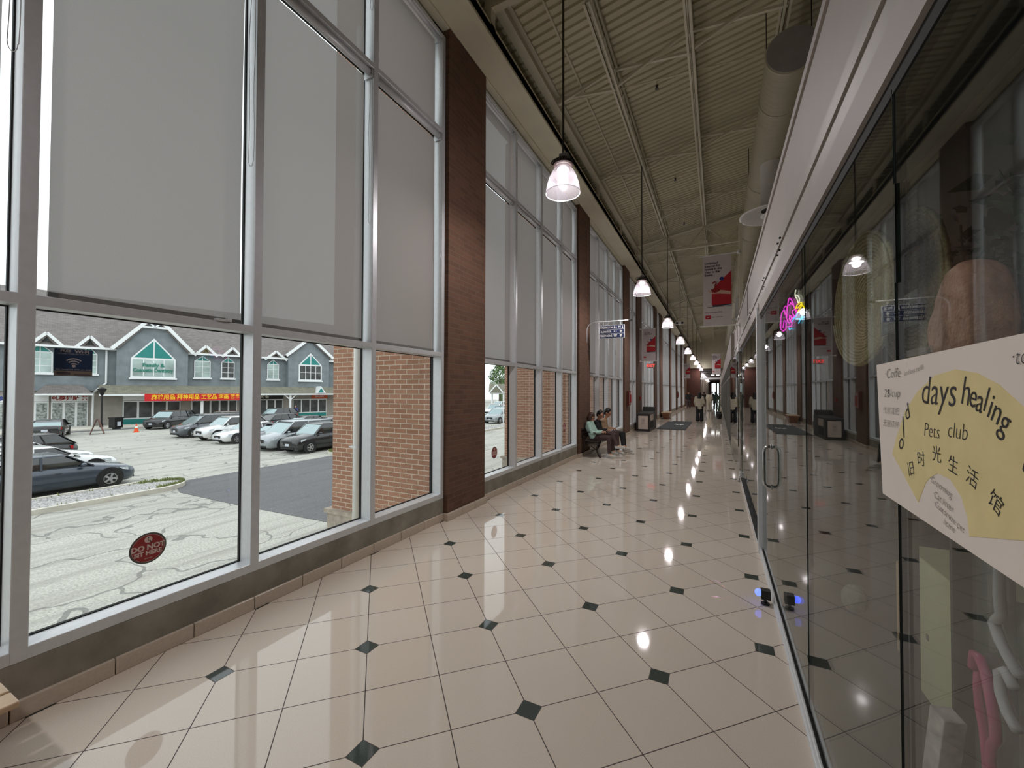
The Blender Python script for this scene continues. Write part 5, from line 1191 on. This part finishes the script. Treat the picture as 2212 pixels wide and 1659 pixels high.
def leafy(cx, cy, cz, lab, n, big, seed, h=.5):
    rnd = random.Random(seed); t = thing('trailing_plant', lab, 'plant', (cx, cy, cz)); lf = MB(); sm_ = MB()
    MB().lathe([(0, 0), (.06, 0), (.08, .12), (.07, .12), (0, .1)], n=16).build('pot', m_shopwall, t)
    for k in range(8):
        a = rnd.uniform(0, 2 * PI); p = [(0, 0, .1), (.1 * math.cos(a), .12 * math.sin(a), h * .6), (.16 * math.cos(a), .25 * math.sin(a), h * rnd.uniform(.5, 1))]; sm_.tube(p, .004, 4)
        for j in range(n // 8):
            u = rnd.uniform(.3, 1); c = Vector(p[1]).lerp(Vector(p[2]), u) + Vector((rnd.uniform(-.05, .05), rnd.uniform(-.08, .08), rnd.uniform(-.1, .08))); d = Vector((rnd.uniform(-1, 1), rnd.uniform(-1, 1), rnd.uniform(-.6, .6))).normalized() * big * rnd.uniform(.6, 1.2); s_ = d.cross(Vector((rnd.random(), 0, 1))).normalized() * big * .35
            lf.add([c, c + d * .35 + s_, c + d, c + d * .35 - s_], [(0, 1, 2, 3)])
    sm_.build('stem', m_leaf2, t); lf.build('leaves', m_leaf2, t)
leafy(1.02, 2.52, 1.96, 'dark fine leaved plant right of the straw trays behind the glass', 150, .055, 2, .46)
leafy(1.04, 1.98, 1.96, 'broad leaved green plant behind the pink salt stone', 110, .13, 3, .5)
ph = thing('plant_stand', 'tall dark plant table behind the straw trays', 'stand', (1.05, 2.24, 0)); MB().box(-.12, .12, -.39, .39, 1.93, 1.96).build('stand_top', m_blackmetal, ph)
for yy in (-.35, .35): MB().box(-.10, .10, yy - .012, yy + .012, 0, 1.93).build('stand_leg', m_blackmetal, ph)
# invented spot track, added to brighten the display behind the glass
tk = thing('added_fill_track', 'added unseen fill track brightening the shop window', 'light', (.52, 2.0, 3.02)); MB().box(-.02, .02, -1.2, 1.2, 0, .03).build('fill_rail', m_blackmetal, tk)
for yy in (-.9, 0, .9):
    MB().cyl((0, yy, 0), (.0, yy, -.06), .012, n=8).cyl((-.03, yy, -.02), (.03, yy, -.10), .035, n=14).build('fill_head', m_blackmetal, tk)
    ld = bpy.data.lights.new('fill_spot', 'SPOT'); ld.energy = 130; ld.spot_size = 1.9; ld.spot_blend = .8; ld.shadow_soft_size = .04; ld.color = (1, .93, .85)
    lo = bpy.data.objects.new('fill_spot', ld); COL.objects.link(lo); lo.location = (.50, 2.0 + yy, 2.88); lo.rotation_euler = Vector((.35, -.15, -1)).to_track_quat('-Z', 'Y').to_euler()
cb_ = thing('cream_cabinet', 'low cream cabinet standing inside the shop window', 'cabinet', (1.01, 2.64, 0))
m_cab = mat('cream_laminate', (206, 196, 160), .5, var=.03)
MB().box(0, .42, 0, .69, 0, .745).build('cabinet_body', m_cab, cb_, bevel=.006)
MB().box(-.004, 0, .36, .385, .33, .36).build('cabinet_latch', mat('latch_grey', (130, 124, 108), .5), cb_)
tp_ = thing('scratching_post', 'tan upright roll standing beside the cream cabinet', 'post', (1.12, 3.52, 0)); MB().cyl((0, 0, 0), (0, 0, .56), .085, n=24).build('post_body', mat('tan_board', (196, 158, 122), .7, var=.06), tp_, smooth=False)
tb_ = thing('cream_board', 'narrow cream board leaning by the tan roll', 'board', (1.02, 3.37, 0)); MB().box(-.01, .01, -.02, .02, 0, .60).build('board_body', m_cab, tb_)
rp = thing('carton', 'long white printed carton leaning near the glass inside the shop', 'carton', (.74, 2.18, 0), rot=(0.16, 0.0, 0.25)); MB().box(-.035, .035, -.035, .035, 0, .47).build('carton_body', mat('printed_carton', (206, 190, 190), .6, var=.3, scale=18), rp, bevel=.003)
rp.location.z = .012
wbx = thing('plastic_bag', 'crumpled clear white bag inside the shop behind the door pane', 'bag', (.92, 3.95, 0)); MB().ball((0, 0, .11), (.09, .10, .11), 12, 8).build('bag_body', mat('milky_plastic', (120, 120, 116), .3, var=.3, scale=20, bump=1.0, bscale=18), wbx, remesh=.02)
# unlit neon flamingo
fl = thing('flamingo_light', 'unlit pink and white flamingo outline light leaning inside the glass', 'neon light', (.60, 1.42, 0))
pkm = mat('pink_acrylic_tube', (206, 84, 132), .25, var=.1); whm = mat('milky_tube', (214, 204, 214), .25, var=.05)
MB().tube([(.0, y - 1.42, z) for y, z in [(1.527, .945), (1.52, .985), (1.495, .99), (1.47, .965), (1.452, .92), (1.436, .87), (1.432, .83), (1.452, .80), (1.462, .76), (1.45, .73), (1.41, .70), (1.36, .66), (1.33, .60)]], .011, 10).build('pink_tube', pkm, fl, smooth=True)
MB().tube([(.012, y - 1.42, z) for y, z in [(1.527, .945), (1.535, .90), (1.528, .85), (1.51, .80), (1.50, .74), (1.49, .66), (1.45, .56), (1.38, .50)]], .011, 10).build('pink_tube', pkm, fl, smooth=True)
MB().tube([(.0, y - 1.42, z) for y, z in [(1.405, 1.25), (1.408, 1.19), (1.402, 1.145), (1.42, 1.125), (1.432, 1.11), (1.41, 1.08), (1.38, 1.06), (1.34, 1.04)]], .011, 10).build('white_tube', whm, fl, smooth=True)
MB().tube([(.0, y - 1.42, z) for y, z in [(1.36, 1.00), (1.39, 1.02), (1.415, 1.00), (1.41, .955), (1.385, .925), (1.35, .91)]], .011, 10).build('white_tube', whm, fl, smooth=True)
MB().box(.014, .02, -.16, .14, .0, 1.30).build('clear_backing', glass_material('clear_acrylic', (.9, .9, .9), 1.0, .12), fl)

# lit neon cat and cup sign
ns = thing('neon_sign', 'lit pink, yellow and blue neon cat and cup sign inside the glass', 'neon sign', (.46, 3.75, 0), math.atan2(-.937, .35))
cols_ = {'pink': emissive('neon_pink', (255, 60, 225), 2.6), 'white': emissive('neon_white', (255, 250, 225), 2.2), 'yellow': emissive('neon_yellow', (255, 225, 20), 2.4), 'blue': emissive('neon_blue', (70, 205, 255), 2.4)}
for k, v in NEON.items():
    c = 'pink' if k.startswith('pink') else 'yellow' if k.startswith('yellow') else 'blue' if k.startswith('blue') else 'white'
    MB().tube([(p[0], 0, p[1]) for p in v], .0042, 8).build(c + '_tube', cols_[c], ns, smooth=True)
MB().box(-.07, .31, .010, .014, 2.09, 2.45).build('clear_backing', glass_material('clear_acrylic_2', (.9, .9, .9), 1.2, .05), ns)
for x in (-.02, .26): MB().cyl((x, .012, 2.44), (x, .012, 3.05), .002, n=4).build('hanging_wire', m_alu, ns)

# handwritten poster taped on the glass: local y runs left to right seen from the corridor
po = thing('handwritten_poster', 'handwritten white poster with a yellow fan taped on the shop glass', 'poster', (.3985, 1.465, 0))
m_ink = mat('marker_ink', (26, 24, 26), .6, var=0)
def Y_(y): return y - 1.465
sheet = MB(); nn = 10
ytl, ybl = Y_(1.478), Y_(1.443); 
sheet.prism([(ytl, 1.751), (ybl, 1.401), (Y_(.62), 1.385), (Y_(.62), 1.765)], 'x', -.0012, 0.0012); sheet.build('poster_sheet', mat('poster_paper', (236, 227, 219), .7, var=.02), po)
fan = [(1.368, 1.518), (1.336, 1.569), (1.286, 1.629), (1.216, 1.677), (1.134, 1.709), (1.054, 1.718), (.982, 1.708), (.921, 1.687), (.862, 1.652), (.80, 1.60), (.76, 1.55), (.73, 1.49), (.80, 1.47), (.867, 1.46), (1.015, 1.42), (1.02, 1.45), (1.039, 1.483), (1.078, 1.508), (1.128, 1.511), (1.165, 1.495), (1.185, 1.479), (1.221, 1.43)]
MB().prism([(Y_(a), c) for a, c in fan], 'x', -.0020, -.0012).build('yellow_fan', mat('yellow_wash', (232, 217, 160), .8, var=.05, scale=14), po)
tx = MB()
def wr(s, y, z, size, rot=0, shear=.15, bold=0.0, sx=1.0):
    bold = bold - size * .018
    tx.merge(text_mb(s, size, shear=shear, bold=bold, sx=sx).tf(T(-.0026, Y_(y), z) @ FACE_X_FROM_LEFT @ Matrix.Rotation(rot, 4, 'Z')))
wr('·Coffe', 1.36, 1.722, .034, 0, sx=1.25); wr('endless refill', 1.235, 1.724, .017, .1, sx=1.2); wr('♡', 1.27, 1.738, .014)
wr('2$/cup', 1.365, 1.672, .030, 0, sx=1.3); wr('代谢减肥', 1.375, 1.626, .021, sx=1.3); wr('无限续杯', 1.375, 1.592, .021, sx=1.3)
wr('o', 1.312, 1.552, .050, .6, bold=.0008, sx=1.3); wr('l', 1.297, 1.588, .075, .25, bold=.0006); wr('d', 1.273, 1.626, .05, .55, bold=.0008, sx=1.2)
tx.build('prices_lettering', m_ink, po); tx = MB()
wr('days', 1.125, 1.675, .085, -.02, shear=.2, bold=.0010, sx=1.0)
for c, y, z, r in (('h', 1.018, 1.675, -.15), ('e', .995, 1.668, -.2), ('a', .975, 1.660, -.25), ('l', .957, 1.662, -.3), ('i', .945, 1.652, -.35), ('n', .928, 1.644, -.4), ('g', .908, 1.630, -.45)): wr(c, y, z, .062 if c != 'h' else .075, r, bold=.0010, sx=.85)
wr('Pets', 1.152, 1.594, .042, 0, shear=.2); wr('club', 1.050, 1.602, .044, 0, shear=.2)
tx.build('title_lettering', m_ink, po); tx = MB()
for c, y, z, r in (('旧', 1.255, 1.497, .3), ('时', 1.202, 1.527, .12), ('光', 1.130, 1.547, 0), ('生', 1.066, 1.535, -.15), ('活', 1.002, 1.524, -.3), ('馆', .935, 1.497, -.5)): wr(c, y, z, .036, r, shear=0, bold=.0004, sx=1.1)
tx.build('name_lettering', m_ink, po); tx = MB()
wr('·Grooming', 1.117, 1.487, .021, -.18); wr('·Cat litter', 1.108, 1.460, .021, -.18); wr('·Customize pet', 1.088, 1.437, .019, -.2); wr('home', 1.085, 1.418, .019, -.15)
tx.build('services_lettering', m_ink, po); tx = MB()
wr('S', .845, 1.585, .11, -.2, bold=.001); wr('·toys', .855, 1.727, .036, 0)
tx.build('corner_lettering', m_ink, po)
tape = MB(); tape.box(-.0024, -.0014, Y_(1.27), Y_(1.14), 1.757, 1.772); tape.build('tape_strip', glass_material('clear_tape', (.82, .82, .8), 1.0, .1), po)
# ============================================================ people
m_skin = mat('skin', (196, 146, 118), .6, var=.06, scale=20); m_hair = mat('black_hair', (30, 24, 24), .5, var=.15, scale=60); m_hairb = mat('brown_hair', (74, 50, 42), .5, var=.2, scale=50)
def V(*a): return Vector(a)
def hand_mb(wrist, direction, palm_n, s=1.0, side=1, curl=.5):
    """palm, four unequal bent fingers and a thumb from the side of the palm"""
    mb = MB(); d = Vector(direction).normalized(); n = Vector(palm_n); n = (n - d * n.dot(d)).normalized(); a = d.cross(n) * side; w = Vector(wrist)
    for q in (-.022, -.008, .008, .022): mb.capsule(w + a * q * .6 * s, w + d * .085 * s + a * q * s, .014 * s, .011 * s, 8)
    for q, L in ((-.027, .060), (-.009, .072), (.009, .076), (.027, .066)):
        p0 = w + d * .085 * s + a * q * s; d1 = (d + n * curl * .6).normalized(); p1 = p0 + d1 * L * .45 * s; d2 = (d + n * curl * 1.8).normalized(); p2 = p1 + d2 * L * .33 * s; d3 = (d * .6 + n * curl * 2.4).normalized(); p3 = p2 + d3 * L * .24 * s
        mb.capsule(p0, p1, .0088 * s, .0082 * s, 8); mb.capsule(p1, p2, .0082 * s, .0075 * s, 8); mb.capsule(p2, p3, .0075 * s, .0066 * s, 8)
    t0 = w + d * .025 * s - a * .026 * s; t1 = t0 + (d * .7 - a * .7 + n * .25).normalized() * .036 * s; t2 = t1 + (d * .95 - a * .2 + n * .5).normalized() * .03 * s
    mb.capsule(t0, t1, .011 * s, .0095 * s, 8); mb.capsule(t1, t2, .0095 * s, .008 * s, 8)
    return mb
def head_mb(c, fwd, s=1.0):
    s = s * 1.08
    f = Vector(fwd).normalized(); up = V(0, 0, 1); up = (up - f * up.dot(f)).normalized(); a = f.cross(up)
    M_ = Matrix((a, f, up)).transposed().to_4x4(); M_.translation = Vector(c)
    mb = MB().ball((0, -.008 * s, .02 * s), (.074 * s, .092 * s, .098 * s), 20, 14).ball((0, .022 * s, -.05 * s), (.052 * s, .062 * s, .062 * s), 16, 10)
    mb.capsule((0, .088 * s, .008 * s), (0, .108 * s, -.022 * s), .009 * s, .014 * s, 8)          # nose
    for q in (-1, 1): mb.ball((q * .076 * s, -.004 * s, -.006 * s), (.009 * s, .018 * s, .028 * s), 8, 6); mb.ball((q * .03 * s, .074 * s, .028 * s), (.022 * s, .012 * s, .008 * s), 8, 6)
    mb.capsule((-.018 * s, .083 * s, -.052 * s), (.018 * s, .083 * s, -.052 * s), .007 * s, .007 * s, 8)
    return mb.tf(M_), M_
def figure(label, J, hair='short', cols=None, hair_m=None, s=1.0, voxel=.011, cat='person', coat=0, hands=True, curl=.6, cap=None):
    """J: joints in world space; body is one remeshed surface, clothes follow it as children"""
    base = Vector((J['pelvis'][0], J['pelvis'][1], 0)); t = thing('person', label, cat, base)
    j = {k: Vector(v) - (base if k not in ('fwd', 'flare', 'palm') else V(0, 0, 0)) for k, v in J.items()}
    top, bot, shoe = cols
    b = MB(); pel, ch, nk, hd = j['pelvis'], j['chest'], j['neck'], j['head']; ax = (j['shR'] - j['shL']).normalized()
    def torso(mb, e):
        hx = ax * .085 * s; cx = ax * .105 * s
        for q in (-1, 1): mb.capsule(pel + hx * q, ch + cx * q, (.095 + e) * s, (.088 + e) * s); mb.capsule(ch + cx * q, (j['shR'] if q > 0 else j['shL']), (.075 + e) * s, (.055 + e) * s)
        mb.capsule(pel, ch, (.10 + e) * s, (.10 + e) * s); mb.capsule(ch, nk - (nk - ch) * .25, (.10 + e) * s, (.06 + e) * s)
    def arm(mb, q, e, cut=1.0):
        S, E, Wp = j['sh' + q], j['el' + q], j['wr' + q]; mb.capsule(S, E, (.048 + e) * s, (.038 + e) * s); mb.capsule(E, E.lerp(Wp, cut), (.037 + e) * s, (.027 + e) * s)
    def leg(mb, q, e, cut=1.0, flare=0.0):
        Hp = pel + ax * (.09 * s if q == 'R' else -.09 * s) + V(0, 0, -.02); K, A = j['kn' + q], j['an' + q]; mb.capsule(Hp, K, (.080 + e) * s, (.055 + e) * s); mb.capsule(K, K.lerp(A, cut), (.053 + e) * s, (.036 + e + flare) * s)
    torso(b, 0)
    for q in 'LR': arm(b, q, 0); leg(b, q, 0)
    b.capsule(ch, nk, .05 * s, .046 * s); b.capsule(nk, hd + V(0, 0, -.03 * s), .046 * s, .048 * s)
    hm, HM = head_mb(hd, j['fwd'], s); b.merge(hm)
    if hands:
        for q in 'LR': d = (j['wr' + q] - j['el' + q]); b.merge(hand_mb(j['wr' + q], d, j.get('palm', V(0, 0, -1)) if d.normalized().z > -.8 else ax * (1 if q == 'L' else -1), s, 1 if q == 'R' else -1, curl))
    for q in 'LR': b.capsule(j['an' + q], j['toe' + q], .034 * s, .026 * s)
    b.build('body', m_skin, t, remesh=voxel * .75 if hands else voxel)
    c = MB(); torso(c, .014 + coat * .4)
    for q in 'LR': arm(c, q, .012 + coat * .5, .93)
    if coat > 0 and 'hem' in j: [c.capsule(ch + ax * q * s, j['hem'] + ax * q * s, .12 * s, .105 * s) for q in (-.07, 0, .07)]
    c.build('jacket', top, t, remesh=voxel)
    c = MB(); c.capsule(pel - ax * .05 * s, pel + ax * .05 * s, .112 * s, .112 * s)
    for q in 'LR': leg(c, q, .016 + j.get('flare', V(0, 0, 0)).x * .4, .93, j.get('flare', V(0, 0, 0)).x)
    c.build('trousers', bot, t, remesh=voxel)
    for q in 'LR':
        A, To = j['an' + q], j['toe' + q]; d = (To - A); d2 = V(d.x, d.y, d.z * .6).normalized(); sh_ = MB().capsule(A - d2 * .03 * s + V(0, 0, -.035 * s), To + V(0, 0, .004), .044 * s, .036 * s); sh_.capsule(A + V(0, 0, -.01), A - d2 * .02 * s + V(0, 0, -.03 * s), .042 * s, .046 * s)
        o = sh_.build('shoe', shoe, t, remesh=voxel)
    # hair and face
    h = MB()
    s = s * 1.08; h.ball((0, -.022 * s, .034 * s), (.085 * s, .094 * s, .100 * s), 18, 12).ball((0, -.048 * s, -.012 * s), (.078 * s, .062 * s, .075 * s), 16, 10)
    if hair == 'bob': h.ball((0, -.040 * s, -.03 * s), (.088 * s, .072 * s, .095 * s), 16, 10)
    if hair == 'long': h.ball((0, -.045 * s, -.06 * s), (.088 * s, .065 * s, .12 * s), 16, 10); h.ball((0, -.06 * s, -.17 * s), (.10 * s, .05 * s, .14 * s), 16, 10)
    o = h.tf(HM).build('hair', hair_m or m_hair, t, remesh=voxel)
    for q in (-1, 1): MB().ball((q * .030 * s, .082 * s, .014 * s), (.011 * s, .006 * s, .006 * s), 8, 6).tf(HM).build('eye', m_hair, t)
    MB().capsule((-.02 * s, .089 * s, -.052 * s), (.02 * s, .089 * s, -.052 * s), .0045 * s, .0045 * s, 8).tf(HM).build('mouth', mat('lips', (160, 84, 80), .5, var=0), t)
    if cap: MB().ball((0, -.01 * s, .075 * s), (.09 * s, .10 * s, .062 * s), 16, 8).box(-.05 * s, .05 * s, .06 * s, .15 * s, .068 * s, .078 * s).tf(HM).build('cap', cap, t)
    return t
m_mint = mat('mint_quilted_jacket', (176, 208, 198), .7, var=.08, scale=30, bump=.6, bscale=26); m_brown = mat('brown_trousers', (74, 56, 54), .85, var=.08); m_sneak = mat('pale_sneaker', (198, 196, 190), .6, var=.12, scale=30)
m_blk = mat('black_cloth', (28, 27, 30), .85, var=.1); m_tan = mat('tan_hoodie', (172, 142, 112), .85, var=.12, scale=10); m_creamc = mat('cream_knit', (188, 178, 158), .9, var=.08, scale=14)
def seat(yc, lean, label, cols, hair, hm=None, s=.93, hd=(.02, 0, 0), fwd=(.8, -.1, -.35), legs=None, arms=None, hz=0):
    x = -2.86
    J = dict(pelvis=(x, yc, .515), chest=(x - .10 + lean, yc, .76), neck=(x - .08 + lean * 1.6, yc, .90), head=(x - .04 + lean * 1.8 + hd[0], yc + hd[1], 1.015 + hz), shR=(x - .09 + lean * 1.2, yc - .155, .845), shL=(x - .09 + lean * 1.2, yc + .155, .845), fwd=fwd)
    J.update(arms or dict(elR=(x + .0, yc - .20, .62), elL=(x + .0, yc + .19, .62), wrR=(x + .19, yc - .09, .63), wrL=(x + .19, yc + .09, .64)))
    J.update(legs); return figure(label, J, hair, cols, hm, s)
seat(10.40, -.02, 'person in mint quilted jacket and brown trousers at the near end of the bench', (m_mint, m_brown, m_sneak), 'bob', m_hairb, fwd=(.55, .55, -.45), hd=(-.01, .02, 0), hz=-.01,
     legs=dict(knR=(-2.46, 10.36, .50), anR=(-2.44, 10.26, .105), toeR=(-2.29, 10.22, .045), knL=(-2.44, 10.50, .60), anL=(-2.26, 10.36, .30), toeL=(-2.08, 10.34, .27)))
seat(10.92, .02, 'person in dark vest with short black hair in the middle of the bench', (m_blk, m_brown, m_sneak), 'short', None, fwd=(.75, -.35, -.35), hz=.03,
     legs=dict(knR=(-2.46, 10.88, .52), anR=(-2.50, 10.80, .105), toeR=(-2.35, 10.76, .045), knL=(-2.42, 11.02, .58), anL=(-2.36, 10.86, .12), toeL=(-2.20, 10.82, .05)))
seat(11.47, .06, 'person in tan hoodie and black trousers at the far end of the bench', (m_tan, m_blk, m_sneak), 'short', None, fwd=(.8, -.1, -.45), hz=.06, s=1.0,
     legs=dict(knR=(-2.34, 11.30, .52), anR=(-2.28, 11.14, .22), toeR=(-2.12, 11.10, .14), knL=(-2.36, 11.52, .50), anL=(-2.30, 11.46, .105), toeL=(-2.12, 11.44, .045)))
for (y, lab) in ((10.44, 'dark phone held by the person in the mint jacket'), (11.40, 'dark phone held up by the person in the tan hoodie')):
    phn = thing('phone', lab, 'phone', (-2.545, y, .665 if y < 11 else .66), rot=(0, -.7, 0)); MB().box(-.04, .04, -.035, .035, -.004, .004).build('phone_body', m_blackmetal, phn, bevel=.003)
def walker(label, x, y, H, heading, cols, hair='short', step=.12, coat=0, armout=False, voxel=.02, cap=None, flare=0.0):
    s = H / 1.70; f = Vector((math.cos(heading), math.sin(heading), 0)); r = Vector((f.y, -f.x, 0)); o = Vector((x, y, 0)); z = lambda v: V(0, 0, v * s)
    J = dict(pelvis=o + z(.93), chest=o + z(1.24), neck=o + z(1.43), head=o + z(1.56) + f * .01, shR=o + r * .17 * s + z(1.38), shL=o - r * .17 * s + z(1.38), fwd=f,
             elR=o + r * .24 * s + z(1.12) - f * .04, elL=o - r * .24 * s + z(1.12) - f * .02, wrR=o + r * .20 * s + z(.93) + f * .14, wrL=o - r * .20 * s + z(.93) + f * .16,
             knR=o + r * .10 * s + z(.50) + f * step * .6, knL=o - r * .10 * s + z(.50) + f * .02, anR=o + r * .10 * s + z(.085) + f * step, anL=o - r * .10 * s + z(.085) - f * step, hem=o + z(.80))
    J['toeR'] = J['anR'] + f * .15 * s + V(0, 0, -.045 * s); J['toeL'] = J['anL'] + f * .15 * s + V(0, 0, -.045 * s); J['flare'] = V(flare, 0, 0)
    if armout: J['elL'] = o - r * .42 * s + z(1.25); J['wrL'] = o - r * .62 * s + z(1.18) + f * .1
    t = figure(label, {k: v for k, v in J.items()}, hair, cols, None, s, voxel, hands=True, coat=coat, cap=cap)
    return t
walker('person walking away in loose cream sweater and black wide trousers', -.91, 24.75, 1.66, PI / 2, (m_creamc, m_blk, m_sneak), 'long', .10, .03, voxel=.016, flare=.04)
walker('person walking away dressed all in cream further down the hall', -.66, 39.2, 1.68, PI / 2, (m_creamc, m_creamc, m_blk), 'short', .12, .03, voxel=.022)
walker('person in black shirt and cap coming along the window side', -2.50, 42.3, 1.70, -PI / 2, (m_blk, mat('grey_brown_trousers', (66, 56, 58), .85), mat('red_brown_shoe', (96, 56, 48), .6)), 'short', .14, 0, True, voxel=.028, cap=m_blk)
walker('person in dark clothes left of the cream dressed walker', -1.30, 47.5, 1.68, PI / 2, (m_blk, m_blk, m_blk), 'short', .10, voxel=.03)
walker('distant person in dark jacket and grey trousers before the end doors', -.62, 58.0, 1.70, PI / 2, (m_blk, mat('grey_cloth', (120, 112, 108), .85), m_blk), 'short', .10, voxel=.035)
walker('person in dark green jacket near the right shopfronts', -.18, 41.5, 1.68, PI / 2, (mat('dark_green_cloth', (32, 54, 46), .85), m_blk, m_blk), 'short', .10, .02, voxel=.025)
w7 = walker('person in blue top outside by the far shopfronts', -47.3, 33.4, 1.70, -.4, (mat('navy_top', (50, 62, 120), .85), mat('navy_trousers', (40, 44, 70), .85), m_blk), 'short', .10, voxel=.035)
w7.location.z = GZ + .13
